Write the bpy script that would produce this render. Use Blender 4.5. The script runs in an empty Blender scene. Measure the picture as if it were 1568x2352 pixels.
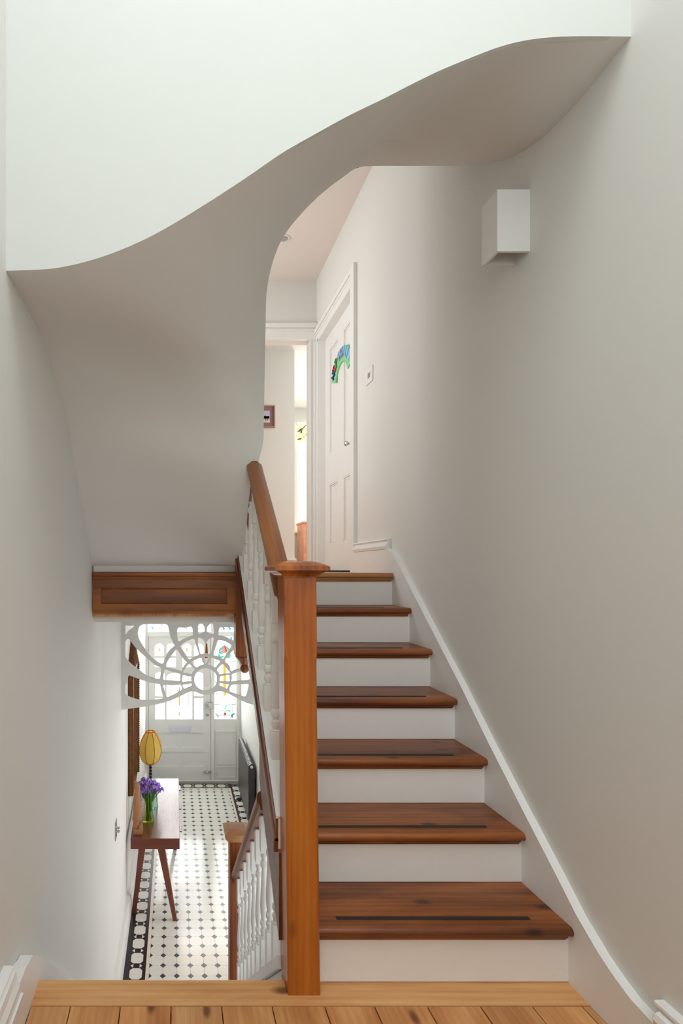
import bpy, bmesh, math, random
from mathutils import Vector, Matrix
from mathutils.geometry import delaunay_2d_cdt
random.seed(7)
PI = math.pi
SC = bpy.context.scene
COL = SC.collection

# ------------------------------------------------------------------ camera
EYE = 3.2                      # eye height above the tiled hall floor
FPX, VX, VY = 1202.0, 402.0, 1309.0
cd = bpy.data.cameras.new('camera')
cam = bpy.data.objects.new('camera', cd)
COL.objects.link(cam)
cam.location = (0, 0, EYE)
cam.rotation_euler = (PI / 2, 0, 0)
cd.sensor_fit = 'HORIZONTAL'
cd.sensor_width = 36.0
cd.lens = FPX / 1568 * 36.0
cd.shift_x = (784 - VX) / 1568
cd.shift_y = (VY - 1176) / 1568
cd.clip_start = 0.02
SC.camera = cam

# ------------------------------------------------------------------ world, daylight and added fills, exposure
w = bpy.data.worlds.new('overcast_sky')
SC.world = w
w.use_nodes = True
bg = w.node_tree.nodes['Background']
bg.inputs[0].default_value = (0.93, 0.97, 1.0, 1)
bg.inputs[1].default_value = 1.6


def area(name, loc, rot, sx, sy, power, col=(1, 1, 1)):
    d = bpy.data.lights.new(name, 'AREA')
    d.shape = 'RECTANGLE'
    d.size, d.size_y = sx, sy
    d.energy = power
    d.color = col
    o = bpy.data.objects.new(name, d)
    COL.objects.link(o)
    o.location = (loc[0], loc[1], loc[2] + EYE)
    o.rotation_euler = rot
    return o


area('rooflight_daylight', (0.40, -0.20, 4.02), (0, 0, 0), 1.7, 2.2, 53, (0.915, 0.985, 1.0))
area('rear_window_daylight', (0.40, -1.75, 1.1), (PI / 2, 0, 0), 1.2, 2.0, 9, (0.90, 0.98, 1.0))
area('front_door_daylight', (0.25, 8.45, -1.75), (-PI / 2, 0, 0), 2.0, 3.0, 155, (0.96, 0.985, 1.0))
area('front_room_fill', (1.45, 4.75, -2.1), (0, PI / 2, 0), 1.9, 0.9, 10, (1.0, 0.86, 0.80))  # added fill to brighten the hall, set in an invented doorway
area('bedroom_daylight', (2.6, 9.0, 1.5), (-PI / 2, 0, 0), 2.2, 2.4, 260, (1.0, 0.99, 0.97))
area('bedroom_side_fill', (3.35, 5.6, 1.4), (0, PI / 2, 0), 1.6, 1.2, 26, (1.0, 0.98, 0.98))  # added fill for the front of the bedroom, through an invented side opening
area('stair_head_fill', (-0.85, 3.95, 1.5), (0, -PI / 2, 0), 1.2, 0.9, 20, (1.0, 0.985, 0.975))  # added light for the landing, outside an unseen opening in the left wall

SC.view_settings.view_transform = 'Standard'
SC.view_settings.look = 'None'
SC.view_settings.gamma = 1.0
SC.view_settings.exposure = 0.16
SC.view_settings.use_curve_mapping = False
SC.cycles.use_denoising = True
SC.cycles.use_adaptive_sampling = True
SC.cycles.adaptive_threshold = 0.06
SC.cycles.adaptive_min_samples = 16
SC.cycles.max_bounces = 8
SC.cycles.diffuse_bounces = 4
SC.cycles.glossy_bounces = 2
SC.cycles.transmission_bounces = 2
SC.cycles.transparent_max_bounces = 16
SC.cycles.caustics_reflective = False
SC.cycles.caustics_refractive = False


# ------------------------------------------------------------------ materials
def lin(c):
    return tuple(((v / 255.0) / 12.92 if v / 255.0 <= 0.04045 else ((v / 255.0 + 0.055) / 1.055) ** 2.4) for v in c) + (1.0,)


def new_mat(name):
    m = bpy.data.materials.new(name)
    m.use_nodes = True
    nt = m.node_tree
    b = nt.nodes['Principled BSDF']
    return m, nt, b


def link(nt, a, b):
    nt.links.new(a, b)


def paint(name, rgb, rough=0.6, bump=0.015, var=0.03, scale=9.0, metal=0.0, coat=0.0):
    m, nt, b = new_mat(name)
    tc = nt.nodes.new('ShaderNodeTexCoord')
    n = nt.nodes.new('ShaderNodeTexNoise')
    n.inputs['Scale'].default_value = scale
    n.inputs['Detail'].default_value = 1
    link(nt, tc.outputs['Object'], n.inputs['Vector'])
    mix = nt.nodes.new('ShaderNodeMix')
    mix.data_type = 'RGBA'
    c = lin(rgb)
    mix.inputs[6].default_value = tuple(v * (1 - var) for v in c[:3]) + (1,)
    mix.inputs[7].default_value = tuple(min(1, v * (1 + var)) for v in c[:3]) + (1,)
    link(nt, n.outputs['Fac'], mix.inputs[0])
    link(nt, mix.outputs[2], b.inputs['Base Color'])
    b.inputs['Roughness'].default_value = rough
    b.inputs['Metallic'].default_value = metal
    b.inputs['Coat Weight'].default_value = coat
    if bump:
        n2 = nt.nodes.new('ShaderNodeTexNoise')
        n2.inputs['Scale'].default_value = scale * 14
        link(nt, tc.outputs['Object'], n2.inputs['Vector'])
        bp = nt.nodes.new('ShaderNodeBump')
        bp.inputs['Strength'].default_value = bump * 4
        bp.inputs['Distance'].default_value = 0.004
        link(nt, n2.outputs['Fac'], bp.inputs['Height'])
        link(nt, bp.outputs['Normal'], b.inputs['Normal'])
    return m


def wood(name, dark, mid, light, axis='X', rot=0.0, sc=1.0, rough=0.38, knots=0.6, coat=0.15, rings=0.5, vary=0.25, kplane='XY', relief=0.12):
    m, nt, b = new_mat(name)
    tc = nt.nodes.new('ShaderNodeTexCoord')
    oi = nt.nodes.new('ShaderNodeObjectInfo')
    mul = nt.nodes.new('ShaderNodeVectorMath')
    mul.operation = 'SCALE'
    mul.inputs[0].default_value = (3.1, 5.7, 4.3)
    link(nt, oi.outputs['Random'], mul.inputs['Scale'])
    add = nt.nodes.new('ShaderNodeVectorMath')
    add.operation = 'ADD'
    link(nt, tc.outputs['Object'], add.inputs[0])
    link(nt, mul.outputs[0], add.inputs[1])
    rotn = nt.nodes.new('ShaderNodeVectorRotate')
    rotn.rotation_type = 'X_AXIS'
    rotn.inputs['Angle'].default_value = rot
    link(nt, add.outputs[0], rotn.inputs['Vector'])

    def mapped(al, ac):
        mp = nt.nodes.new('ShaderNodeMapping')
        s = [ac * sc] * 3
        s['XYZ'.index(axis)] = al * sc
        mp.inputs['Scale'].default_value = s
        link(nt, rotn.outputs[0], mp.inputs['Vector'])
        return mp
    # broad tone
    n1 = nt.nodes.new('ShaderNodeTexNoise')
    n1.inputs['Scale'].default_value = 1.0
    n1.inputs['Detail'].default_value = 4
    n1.inputs['Distortion'].default_value = 0.6
    link(nt, mapped(1.6, 9.0).outputs[0], n1.inputs['Vector'])
    # growth rings
    wv = nt.nodes.new('ShaderNodeTexWave')
    wv.wave_type = 'BANDS'
    wv.bands_direction = {'X': 'Y', 'Y': 'X', 'Z': 'X'}[axis]
    wv.inputs['Scale'].default_value = 1.0
    wv.inputs['Distortion'].default_value = 9.0
    wv.inputs['Detail'].default_value = 2.0
    wv.inputs['Detail Scale'].default_value = 0.6
    link(nt, mapped(0.9, 14.0).outputs[0], wv.inputs['Vector'])
    # fine fibre
    n2 = nt.nodes.new('ShaderNodeTexNoise')
    n2.inputs['Scale'].default_value = 1.0
    n2.inputs['Detail'].default_value = 2
    link(nt, mapped(5.0, 170.0).outputs[0], n2.inputs['Vector'])
    m1 = nt.nodes.new('ShaderNodeMath')
    m1.operation = 'MULTIPLY_ADD'
    link(nt, wv.outputs['Fac'], m1.inputs[0])
    m1.inputs[1].default_value = 0.32 * rings
    link(nt, n1.outputs['Fac'], m1.inputs[2])
    m2 = nt.nodes.new('ShaderNodeMath')
    m2.operation = 'MULTIPLY_ADD'
    link(nt, n2.outputs['Fac'], m2.inputs[0])
    m2.inputs[1].default_value = 0.22
    link(nt, m1.outputs[0], m2.inputs[2])
    r = nt.nodes.new('ShaderNodeValToRGB')
    e = r.color_ramp.elements
    e[0].position, e[0].color = 0.34, lin(dark)
    e[1].position, e[1].color = 0.92, lin(light)
    k = e.new(0.62)
    k.color = lin(mid)
    link(nt, m2.outputs[0], r.inputs[0])
    # per-piece tone
    hs = nt.nodes.new('ShaderNodeHueSaturation')
    vr = nt.nodes.new('ShaderNodeMath')
    vr.operation = 'MULTIPLY_ADD'
    link(nt, oi.outputs['Random'], vr.inputs[0])
    vr.inputs[1].default_value = vary
    vr.inputs[2].default_value = 1 - vary / 2
    link(nt, vr.outputs[0], hs.inputs['Value'])
    link(nt, r.outputs[0], hs.inputs['Color'])
    out = hs.outputs[0]
    if knots:
        vo = nt.nodes.new('ShaderNodeTexVoronoi')
        vo.voronoi_dimensions = '2D'
        vo.inputs['Scale'].default_value = 1.0
        kv = mapped(3.4, 8.0).outputs[0]
        if kplane == 'XZ':
            kq = nt.nodes.new('ShaderNodeVectorRotate')
            kq.rotation_type = 'X_AXIS'
            kq.inputs['Angle'].default_value = PI / 2
            link(nt, kv, kq.inputs['Vector'])
            kv = kq.outputs[0]
        wob = nt.nodes.new('ShaderNodeVectorMath')
        wob.operation = 'MULTIPLY_ADD'
        link(nt, n1.outputs['Color'], wob.inputs[0])
        wob.inputs[1].default_value = (.12, .12, .12)
        link(nt, kv, wob.inputs[2])
        link(nt, wob.outputs[0], vo.inputs['Vector'])
        kr = nt.nodes.new('ShaderNodeValToRGB')
        kr.color_ramp.elements[0].position = 0.045
        kr.color_ramp.elements[0].color = (knots, knots, knots, 1)
        kr.color_ramp.elements[1].position = 0.13
        kr.color_ramp.elements[1].color = (0, 0, 0, 1)
        link(nt, vo.outputs['Distance'], kr.inputs[0])
        sp = nt.nodes.new('ShaderNodeSeparateColor')
        link(nt, vo.outputs['Color'], sp.inputs[0])
        gt = nt.nodes.new('ShaderNodeMath')
        gt.operation = 'GREATER_THAN'
        gt.inputs[1].default_value = 0.42
        link(nt, sp.outputs[0], gt.inputs[0])
        km = nt.nodes.new('ShaderNodeMath')
        km.operation = 'MULTIPLY'
        link(nt, kr.outputs[0], km.inputs[0])
        link(nt, gt.outputs[0], km.inputs[1])
        mx = nt.nodes.new('ShaderNodeMix')
        mx.data_type = 'RGBA'
        mx.inputs[7].default_value = tuple(v * 0.45 for v in lin(dark)[:3]) + (1,)
        link(nt, km.outputs[0], mx.inputs[0])
        link(nt, out, mx.inputs[6])
        out = mx.outputs[2]
    link(nt, out, b.inputs['Base Color'])
    b.inputs['Roughness'].default_value = rough
    b.inputs['Coat Weight'].default_value = coat
    b.inputs['Coat Roughness'].default_value = 0.25
    bp = nt.nodes.new('ShaderNodeBump')
    bp.inputs['Strength'].default_value = relief
    bp.inputs['Distance'].default_value = 0.003
    link(nt, m2.outputs[0], bp.inputs['Height'])
    link(nt, bp.outputs['Normal'], b.inputs['Normal'])
    return m


def clear_glass(name, tint, gloss=0.08, rough=0.02, ior=1.45):
    m = bpy.data.materials.new(name)
    m.use_nodes = True
    nt = m.node_tree
    nt.nodes.remove(nt.nodes['Principled BSDF'])
    t = nt.nodes.new('ShaderNodeBsdfTransparent')
    t.inputs[0].default_value = tuple(tint) + (1,)
    g = nt.nodes.new('ShaderNodeBsdfGlossy')
    g.inputs['Roughness'].default_value = rough
    fr = nt.nodes.new('ShaderNodeFresnel')
    fr.inputs[0].default_value = ior
    geo = nt.nodes.new('ShaderNodeNewGeometry')
    inv = nt.nodes.new('ShaderNodeMath')
    inv.operation = 'SUBTRACT'
    inv.inputs[0].default_value = 1.0
    link(nt, geo.outputs['Backfacing'], inv.inputs[1])
    ff = nt.nodes.new('ShaderNodeMath')
    ff.operation = 'MULTIPLY'
    link(nt, fr.outputs[0], ff.inputs[0])
    link(nt, inv.outputs[0], ff.inputs[1])
    mx = nt.nodes.new('ShaderNodeMixShader')
    link(nt, ff.outputs[0], mx.inputs[0])
    link(nt, t.outputs[0], mx.inputs[1])
    link(nt, g.outputs[0], mx.inputs[2])
    link(nt, mx.outputs[0], nt.nodes['Material Output'].inputs[0])
    return m


def stained(name, tint):
    m = bpy.data.materials.new(name)
    m.use_nodes = True
    nt = m.node_tree
    nt.nodes.remove(nt.nodes['Principled BSDF'])
    t = nt.nodes.new('ShaderNodeBsdfTransparent')
    tc = nt.nodes.new('ShaderNodeTexCoord')
    n = nt.nodes.new('ShaderNodeTexNoise')
    n.inputs['Scale'].default_value = 30
    link(nt, tc.outputs['Object'], n.inputs['Vector'])
    mix = nt.nodes.new('ShaderNodeMix')
    mix.data_type = 'RGBA'
    tint = [v ** .5 for v in tint]
    mix.inputs[6].default_value = tuple(v * 0.94 for v in tint) + (1,)
    mix.inputs[7].default_value = tuple(min(1, v * 1.04) for v in tint) + (1,)
    link(nt, n.outputs['Fac'], mix.inputs[0])
    link(nt, mix.outputs[2], t.inputs[0])
    g = nt.nodes.new('ShaderNodeBsdfGlossy')
    g.inputs['Roughness'].default_value = 0.1
    mx = nt.nodes.new('ShaderNodeMixShader')
    mx.inputs[0].default_value = 0.04
    link(nt, t.outputs[0], mx.inputs[1])
    link(nt, g.outputs[0], mx.inputs[2])
    link(nt, mx.outputs[0], nt.nodes['Material Output'].inputs[0])
    return m


def cloth_translucent(name, rgb, k=0.5):
    m, nt, b = new_mat(name)
    b.inputs['Base Color'].default_value = lin(rgb)
    b.inputs['Roughness'].default_value = 0.7
    t = nt.nodes.new('ShaderNodeBsdfTranslucent')
    t.inputs[0].default_value = lin(rgb)
    n = nt.nodes.new('ShaderNodeTexNoise')
    n.inputs['Scale'].default_value = 300
    tc = nt.nodes.new('ShaderNodeTexCoord')
    link(nt, tc.outputs['Object'], n.inputs['Vector'])
    bp = nt.nodes.new('ShaderNodeBump')
    bp.inputs['Strength'].default_value = 0.1
    link(nt, n.outputs['Fac'], bp.inputs['Height'])
    link(nt, bp.outputs['Normal'], b.inputs['Normal'])
    mx = nt.nodes.new('ShaderNodeMixShader')
    mx.inputs[0].default_value = k
    link(nt, b.outputs[0], mx.inputs[1])
    link(nt, t.outputs[0], mx.inputs[2])
    link(nt, mx.outputs[0], nt.nodes['Material Output'].inputs[0])
    return m


def tile_mat(name, rgb, rough=0.22, vary=0.1):
    m, nt, b = new_mat(name)
    oi = nt.nodes.new('ShaderNodeObjectInfo')
    tc = nt.nodes.new('ShaderNodeTexCoord')
    n = nt.nodes.new('ShaderNodeTexNoise')
    n.inputs['Scale'].default_value = 14
    n.inputs['Detail'].default_value = 4
    link(nt, tc.outputs['Object'], n.inputs['Vector'])
    s = nt.nodes.new('ShaderNodeMath')
    s.operation = 'ADD'
    link(nt, oi.outputs['Random'], s.inputs[0])
    link(nt, n.outputs['Fac'], s.inputs[1])
    v = nt.nodes.new('ShaderNodeMath')
    v.operation = 'MULTIPLY_ADD'
    link(nt, s.outputs[0], v.inputs[0])
    v.inputs[1].default_value = vary
    v.inputs[2].default_value = 1 - vary
    hs = nt.nodes.new('ShaderNodeHueSaturation')
    hs.inputs['Color'].default_value = lin(rgb)
    link(nt, v.outputs[0], hs.inputs['Value'])
    link(nt, hs.outputs[0], b.inputs['Base Color'])
    b.inputs['Roughness'].default_value = rough
    return m


M = {}
M['wall'] = paint('wall_paint', (228, 227, 222), 0.75, 0, 0.012, 2.0)
M['upper'] = paint('upper_wall_paint', (214, 216, 212), 0.75, 0, 0.008, 2.0)
M['ceil'] = paint('ceiling_paint', (232, 222, 214), 0.8, 0, 0.01, 2.0)
M['gloss'] = paint('white_woodwork_paint', (240, 239, 236), 0.38, 0, 0.01, 6.0)
M['riser'] = paint('riser_paint', (241, 238, 234), 0.45, 0.03, 0.02, 14.0)
M['tread'] = wood('tread_pine_stain', (58, 25, 6), (122, 62, 20), (174, 100, 42), 'X', sc=1.0, rough=0.4, knots=0.8, coat=0.2, rings=0.3, vary=0.2)
M['newel'] = wood('newel_pine_stain', (104, 46, 6), (168, 88, 18), (194, 116, 40), 'Z', sc=1.0, rough=0.36, knots=0.4, kplane='XZ', coat=0.2, rings=0.28, vary=0.12)
M['newel_dark'] = wood('drop_newel_stain', (74, 32, 8), (126, 62, 20), (158, 88, 34), 'Z', sc=1.0, rough=0.4, knots=0.5, vary=0.1)
M['rail'] = wood('handrail_hardwood', (104, 58, 28), (146, 88, 48), (172, 112, 68), 'Y', rot=-0.686, sc=1.3, rough=0.36, knots=0.0, rings=0.2, vary=0.1)
M['rail_low'] = wood('lower_rail_hardwood', (88, 42, 18), (128, 68, 32), (156, 92, 50), 'Y', rot=0.74, sc=1.3, rough=0.36, knots=0.0, rings=0.2, vary=0.1)
M['string_wood'] = wood('string_pine_stain', (62, 27, 12), (104, 54, 26), (138, 78, 40), 'Y', rot=-0.71, sc=1.0, rough=0.42, knots=0.3, vary=0.2)
M['fascia'] = wood('fascia_pine_stain', (74, 34, 8), (140, 76, 26), (180, 110, 48), 'X', sc=0.9, rough=0.4, knots=0.8, kplane='XZ', rings=0.3, vary=0.1)
M['board'] = wood('floorboard_pine', (150, 84, 36), (202, 140, 84), (230, 180, 122), 'Y', sc=1.0, rough=0.5, knots=0.9, coat=0.05, rings=.16, vary=0.2)
M['edge'] = wood('edge_board_pine', (158, 94, 46), (208, 150, 94), (232, 186, 130), 'X', sc=0.8, rough=0.5, knots=0.9, coat=0.05, rings=.2, vary=0.1)
M['nosing_pale'] = wood('landing_nosing_pine', (120, 74, 36), (168, 114, 64), (196, 144, 90), 'X', sc=1.0, rough=0.5, knots=0.2, vary=0.1)
M['cap_pale'] = wood('hall_cap_pine', (140, 86, 48), (182, 124, 80), (206, 154, 110), 'X', sc=1.0, rough=0.5, knots=0.0, rings=0.2, vary=0.1)
M['walnut'] = wood('table_walnut', (70, 30, 20), (98, 46, 32), (120, 62, 44), 'X', sc=1.2, rough=0.22, knots=0.0, rings=0.25, coat=0.25, vary=0.1)
M['walnut_y'] = wood('table_top_walnut', (76, 36, 26), (104, 54, 38), (128, 72, 54), 'Y', sc=1.2, rough=0.24, knots=0.0, rings=0.25, coat=0.4, vary=0.1, relief=0.015)
M['walnut_leg'] = wood('table_leg_walnut', (78, 34, 22), (108, 52, 36), (130, 68, 48), 'Z', sc=1.2, rough=0.3, knots=0.0, rings=0.25, vary=0.1)
M['chest'] = wood('chest_pine', (196, 124, 90), (222, 152, 116), (236, 178, 142), 'X', sc=1.0, rough=0.4, knots=0.2, vary=0.1)
M['black'] = paint('grip_rubber', (34, 30, 28), 0.7, 0.05, 0.1, 60)
M['gap'] = paint('dark_gap', (40, 34, 30), 0.9, 0, 0.05)
M['oct'] = tile_mat('cream_tile', (226, 224, 216), 0.16, 0.06)
M['dia'] = tile_mat('slate_tile', (74, 77, 88), 0.16, 0.25)
M['blk'] = tile_mat('black_tile', (46, 40, 42), 0.25, 0.15)
M['buff'] = tile_mat('buff_strip_tile', (234, 218, 202), 0.3, 0.08)
M['grout'] = paint('tile_grout', (150, 142, 130), 0.85, 0.05, 0.05, 40)
M['chrome'] = paint('polished_nickel', (200, 196, 190), 0.18, 0, 0.02, 5, metal=1.0)
M['rad'] = paint('anthracite_enamel', (58, 52, 54), 0.35, 0.01, 0.03, 8)
M['gilt'] = paint('aged_gilt', (112, 70, 32), 0.4, 0.2, 0.5, 34, metal=0.5)
M['mirror'] = paint('mirror_silvering', (235, 235, 235), 0.02, 0, 0.0, 3, metal=1.0)
M['stone'] = paint('carved_sandstone', (170, 118, 78), 0.85, 0.2, 0.12, 20)
M['vase'] = clear_glass('vase_glass', (0.95, 0.97, 0.80), ior=1.3)
M['water'] = clear_glass('vase_water', (0.92, 0.95, 0.55), ior=1.1)
M['stem'] = paint('iris_stem_green', (72, 118, 36), 0.5, 0.02, 0.15, 30)
M['iris'] = paint('iris_petal_violet', (148, 108, 208), 0.6, 0.03, 0.3, 60)
M['iris_y'] = paint('iris_throat_yellow', (232, 190, 40), 0.6, 0.0, 0.1, 60)
M['shade'] = cloth_translucent('lampshade_silk', (238, 216, 112), 0.4)
M['piping'] = paint('red_piping', (214, 62, 34), 0.7, 0, 0.05, 60)
M['ebony'] = paint('ebonised_wood', (22, 17, 15), 0.25, 0, 0.1, 20)
M['bottle'] = clear_glass('bottle_glass', (0.8, 0.93, 0.9))
M['teal'] = paint('teal_glass_trail', (10, 120, 105), 0.2, 0, 0.1, 20)
M['bulb'] = clear_glass('pendant_glass', (0.97, 0.96, 0.96), ior=1.10)
M['copper'] = paint('copper_holder', (168, 96, 60), 0.3, 0, 0.1, 20, metal=0.8)
M['plate'] = paint('white_switch_plastic', (238, 236, 232), 0.4, 0, 0.01)
M['letter'] = paint('letter_plate_enamel', (226, 225, 240), 0.4, 0, 0.01)
M['grey'] = paint('grey_marking', (168, 162, 158), 0.6, 0, 0.02)
M['plaster'] = paint('sconce_plaster', (240, 240, 236), 0.7, 0.005, 0.006, 5)
M['mount'] = paint('mauve_mount', (150, 116, 124), 0.8, 0.0, 0.02)
M['frame'] = paint('picture_frame_wood', (172, 130, 108), 0.5, 0.02, 0.08, 30)
M['lead'] = paint('lead_came', (74, 66, 62), 0.5, 0.0, 0.05)
M['g_clear'] = stained('clear_pane', (0.97, 0.97, 0.96))
M['g_cream'] = stained('cream_pane', (0.74, 0.66, 0.58))
M['g_mint'] = stained('mint_pane', (0.60, 0.80, 0.66))
M['g_red'] = stained('red_pane', (0.62, 0.06, 0.03))
M['g_pink'] = stained('pink_pane', (0.72, 0.30, 0.24))
M['g_teal'] = stained('teal_pane', (0.06, 0.55, 0.42))
M['g_yellow'] = stained('yellow_pane', (0.85, 0.46, 0.02))
M['g_blue'] = stained('blue_pane', (0.06, 0.36, 0.62))
M['g_sky'] = stained('pale_blue_pane', (0.36, 0.62, 0.78))
M['win'] = clear_glass('window_glass', (0.98, 0.98, 0.98))
M['blind'] = cloth_translucent('blind_fabric', (244, 238, 205), 0.3)
for nm, c in (('p_green', (140, 214, 150)), ('p_dgreen', (30, 150, 80)), ('p_red', (226, 62, 52)), ('p_navy', (26, 70, 128)),
              ('p_sky', (150, 196, 226)), ('p_sea', (82, 156, 190)), ('p_pink', (206, 84, 128)), ('p_teal', (70, 186, 166)),
              ('p_white', (226, 222, 218)), ('p_orange', (200, 112, 44)), ('p_brown', (60, 42, 38)), ('p_lilac', (196, 190, 214)),
              ('p_sand', (214, 196, 186)), ('p_ochre', (226, 172, 40)), ('p_ink', (92, 92, 88))):
    M[nm] = paint('painted_' + nm[2:], c, 0.6, 0, 0.02)

# ------------------------------------------------------------------ builders (z is measured from eye level; obj() lifts it to the world)
ORG = {}


class B:
    def __init__(self):
        self.v, self.f = [], []

    def poly(self, pts):
        n = len(self.v)
        self.v += [tuple(p) for p in pts]
        self.f.append(tuple(range(n, n + len(pts))))

    def box(self, x0, x1, y0, y1, z0, z1):
        n = len(self.v)
        self.v += [(x, y, z) for z in (z0, z1) for y in (y0, y1) for x in (x0, x1)]
        for q in ((0, 2, 3, 1), (4, 5, 7, 6), (0, 1, 5, 4), (2, 6, 7, 3), (0, 4, 6, 2), (1, 3, 7, 5)):
            self.f.append(tuple(n + i for i in q))
        return self

    def bbox(self, x0, x1, y0, y1, z0, z1, w=0.004, seg=2):
        bm = bmesh.new()
        bmesh.ops.create_cube(bm, size=1)
        for v in bm.verts:
            v.co = Vector(((x0 + x1) / 2 + v.co.x * (x1 - x0), (y0 + y1) / 2 + v.co.y * (y1 - y0), (z0 + z1) / 2 + v.co.z * (z1 - z0)))
        bmesh.ops.bevel(bm, geom=bm.edges[:], offset=w, segments=seg, affect='EDGES', profile=0.5)
        self.add_bm(bm)
        return self

    def add_bm(self, bm, mat=None):
        n = len(self.v)
        bm.verts.index_update()
        for v in bm.verts:
            self.v.append(tuple(mat @ v.co if mat else v.co))
        for f in bm.faces:
            self.f.append(tuple(n + v.index for v in f.verts))
        bm.free()

    def prism(self, pts, axis, a0, a1):
        """closed 2-D outline extruded along axis. axis X: pts=(y,z); Y: (x,z); Z: (x,y)"""
        def mk(p, a):
            return {'X': (a, p[0], p[1]), 'Y': (p[0], a, p[1]), 'Z': (p[0], p[1], a)}[axis]
        n, k = len(self.v), len(pts)
        self.v += [mk(p, a0) for p in pts] + [mk(p, a1) for p in pts]
        self.f.append(tuple(range(n, n + k)))
        self.f.append(tuple(range(n + 2 * k - 1, n + k - 1, -1)))
        for i in range(k):
            j = (i + 1) % k
            self.f.append((n + i, n + k + i, n + k + j, n + j))
        return self

    def lathe(self, prof, c, seg=24, axis='Z', ang=None):
        n = len(self.v)
        for r, h in prof:
            for i in range(seg):
                a = 2 * PI * i / seg
                p = (r * math.cos(a), r * math.sin(a), h)
                if axis == 'X':
                    p = (h, p[0], p[1])
                elif axis == 'Y':
                    p = (p[0], h, p[1])
                self.v.append((c[0] + p[0], c[1] + p[1], c[2] + p[2]))
        for j in range(len(prof) - 1):
            for i in range(seg):
                k = (i + 1) % seg
                self.f.append((n + j * seg + i, n + j * seg + k, n + (j + 1) * seg + k, n + (j + 1) * seg + i))
        self.f.append(tuple(n + i for i in reversed(range(seg))))
        self.f.append(tuple(n + (len(prof) - 1) * seg + i for i in range(seg)))
        return self

    def tube(self, pts, rad, seg=8, flat=None):
        n0 = len(self.v)
        pts = [Vector(p) for p in pts]
        rs = rad if isinstance(rad, (list, tuple)) else [rad] * len(pts)
        up = Vector((0.123, 0.31, 0.94)).normalized()
        for i, p in enumerate(pts):
            t = (pts[min(i + 1, len(pts) - 1)] - pts[max(i - 1, 0)]).normalized()
            a = t.cross(up)
            if a.length < 1e-4:
                a = t.cross(Vector((1, 0, 0)))
            a.normalize()
            b = t.cross(a)
            for k in range(seg):
                an = 2 * PI * k / seg
                q = p + a * math.cos(an) * rs[i] + b * math.sin(an) * rs[i] * (flat or 1)
                self.v.append(tuple(q))
        for i in range(len(pts) - 1):
            for k in range(seg):
                j = (k + 1) % seg
                self.f.append((n0 + i * seg + k, n0 + i * seg + j, n0 + (i + 1) * seg + j, n0 + (i + 1) * seg + k))
        self.f.append(tuple(n0 + k for k in reversed(range(seg))))
        self.f.append(tuple(n0 + (len(pts) - 1) * seg + k for k in range(seg)))
        return self

    def grid(self, rows):
        n = len(self.v)
        m = len(rows[0])
        for r in rows:
            self.v += [tuple(p) for p in r]
        for i in range(len(rows) - 1):
            for j in range(m - 1):
                self.f.append((n + i * m + j, n + i * m + j + 1, n + (i + 1) * m + j + 1, n + (i + 1) * m + j))
        return self

    def plate(self, outer, holes, y0, y1, axis='Y'):
        """flat panel with cut-outs: outline + hole outlines in (x,z), between y0 (front) and y1"""
        loops = [outer] + list(holes)
        pts, edges, faces = [], [], []
        for lp in loops:
            n = len(pts)
            pts += [Vector((p[0], p[1])) for p in lp]
            edges += [(n + i, n + (i + 1) % len(lp)) for i in range(len(lp))]
            faces.append(list(range(n, n + len(lp))))
        co, ed, fa, *_ = delaunay_2d_cdt(pts, [], faces, 2, 1e-6)

        def mk(p, a):
            return (p[0], a, p[1]) if axis == 'Y' else (a, p[0], p[1])
        n = len(self.v)
        k = len(co)
        self.v += [mk(p, y0) for p in co] + [mk(p, y1) for p in co]
        cnt = {}
        for t in fa:
            for i in range(len(t)):
                a, b = t[i], t[(i + 1) % len(t)]
                cnt[(min(a, b), max(a, b))] = cnt.get((min(a, b), max(a, b)), 0) + 1
            self.f.append(tuple(n + i for i in t))
            self.f.append(tuple(n + k + i for i in reversed(t)))
        for (a, b), c in cnt.items():
            if c == 1:
                self.f.append((n + a, n + b, n + k + b, n + k + a))
        return self


def ring(b, u0, u1, v0, v1, wd, a0, a1, axis='Y'):
    """rectangular frame of bar width wd"""
    b.plate([(u0, v0), (u1, v0), (u1, v1), (u0, v1)], [[(u0 + wd, v0 + wd), (u1 - wd, v0 + wd), (u1 - wd, v1 - wd), (u0 + wd, v1 - wd)]], a0, a1, axis)
    return b


def obj(name, b, mat, parent=None, smooth=False, label=None, cat=None, group=None, kind=None, origin=None, auto=None):
    if isinstance(b, B):
        xs = [v[0] for v in b.v]
        ys = [v[1] for v in b.v]
        zs = [v[2] for v in b.v]
        o0 = Vector(origin) if origin else Vector(((min(xs) + max(xs)) / 2, (min(ys) + max(ys)) / 2, min(zs)))
        me = bpy.data.meshes.new(name)
        me.from_pydata([(v[0] - o0.x, v[1] - o0.y, v[2] - o0.z) for v in b.v], [], b.f)
        bm = bmesh.new()
        bm.from_mesh(me)
        if smooth:
            bmesh.ops.remove_doubles(bm, verts=bm.verts, dist=1e-6)
        bmesh.ops.recalc_face_normals(bm, faces=bm.faces)
        bm.to_mesh(me)
        bm.free()
        me.materials.append(M[mat])
        if smooth:
            for p in me.polygons:
                p.use_smooth = True
            if auto is not None:
                try:
                    me.set_sharp_from_angle(angle=math.radians(auto))
                except Exception:
                    pass
    else:
        me, o0 = b, Vector(origin)
    o = bpy.data.objects.new(name, me)
    COL.objects.link(o)
    ORG[o.name] = o0
    if parent is not None:
        o.parent = parent
        o.location = o0 - ORG[parent.name]
    else:
        o.location = o0 + Vector((0, 0, EYE))
    tag(o, label, cat, group, kind)
    return o


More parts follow.
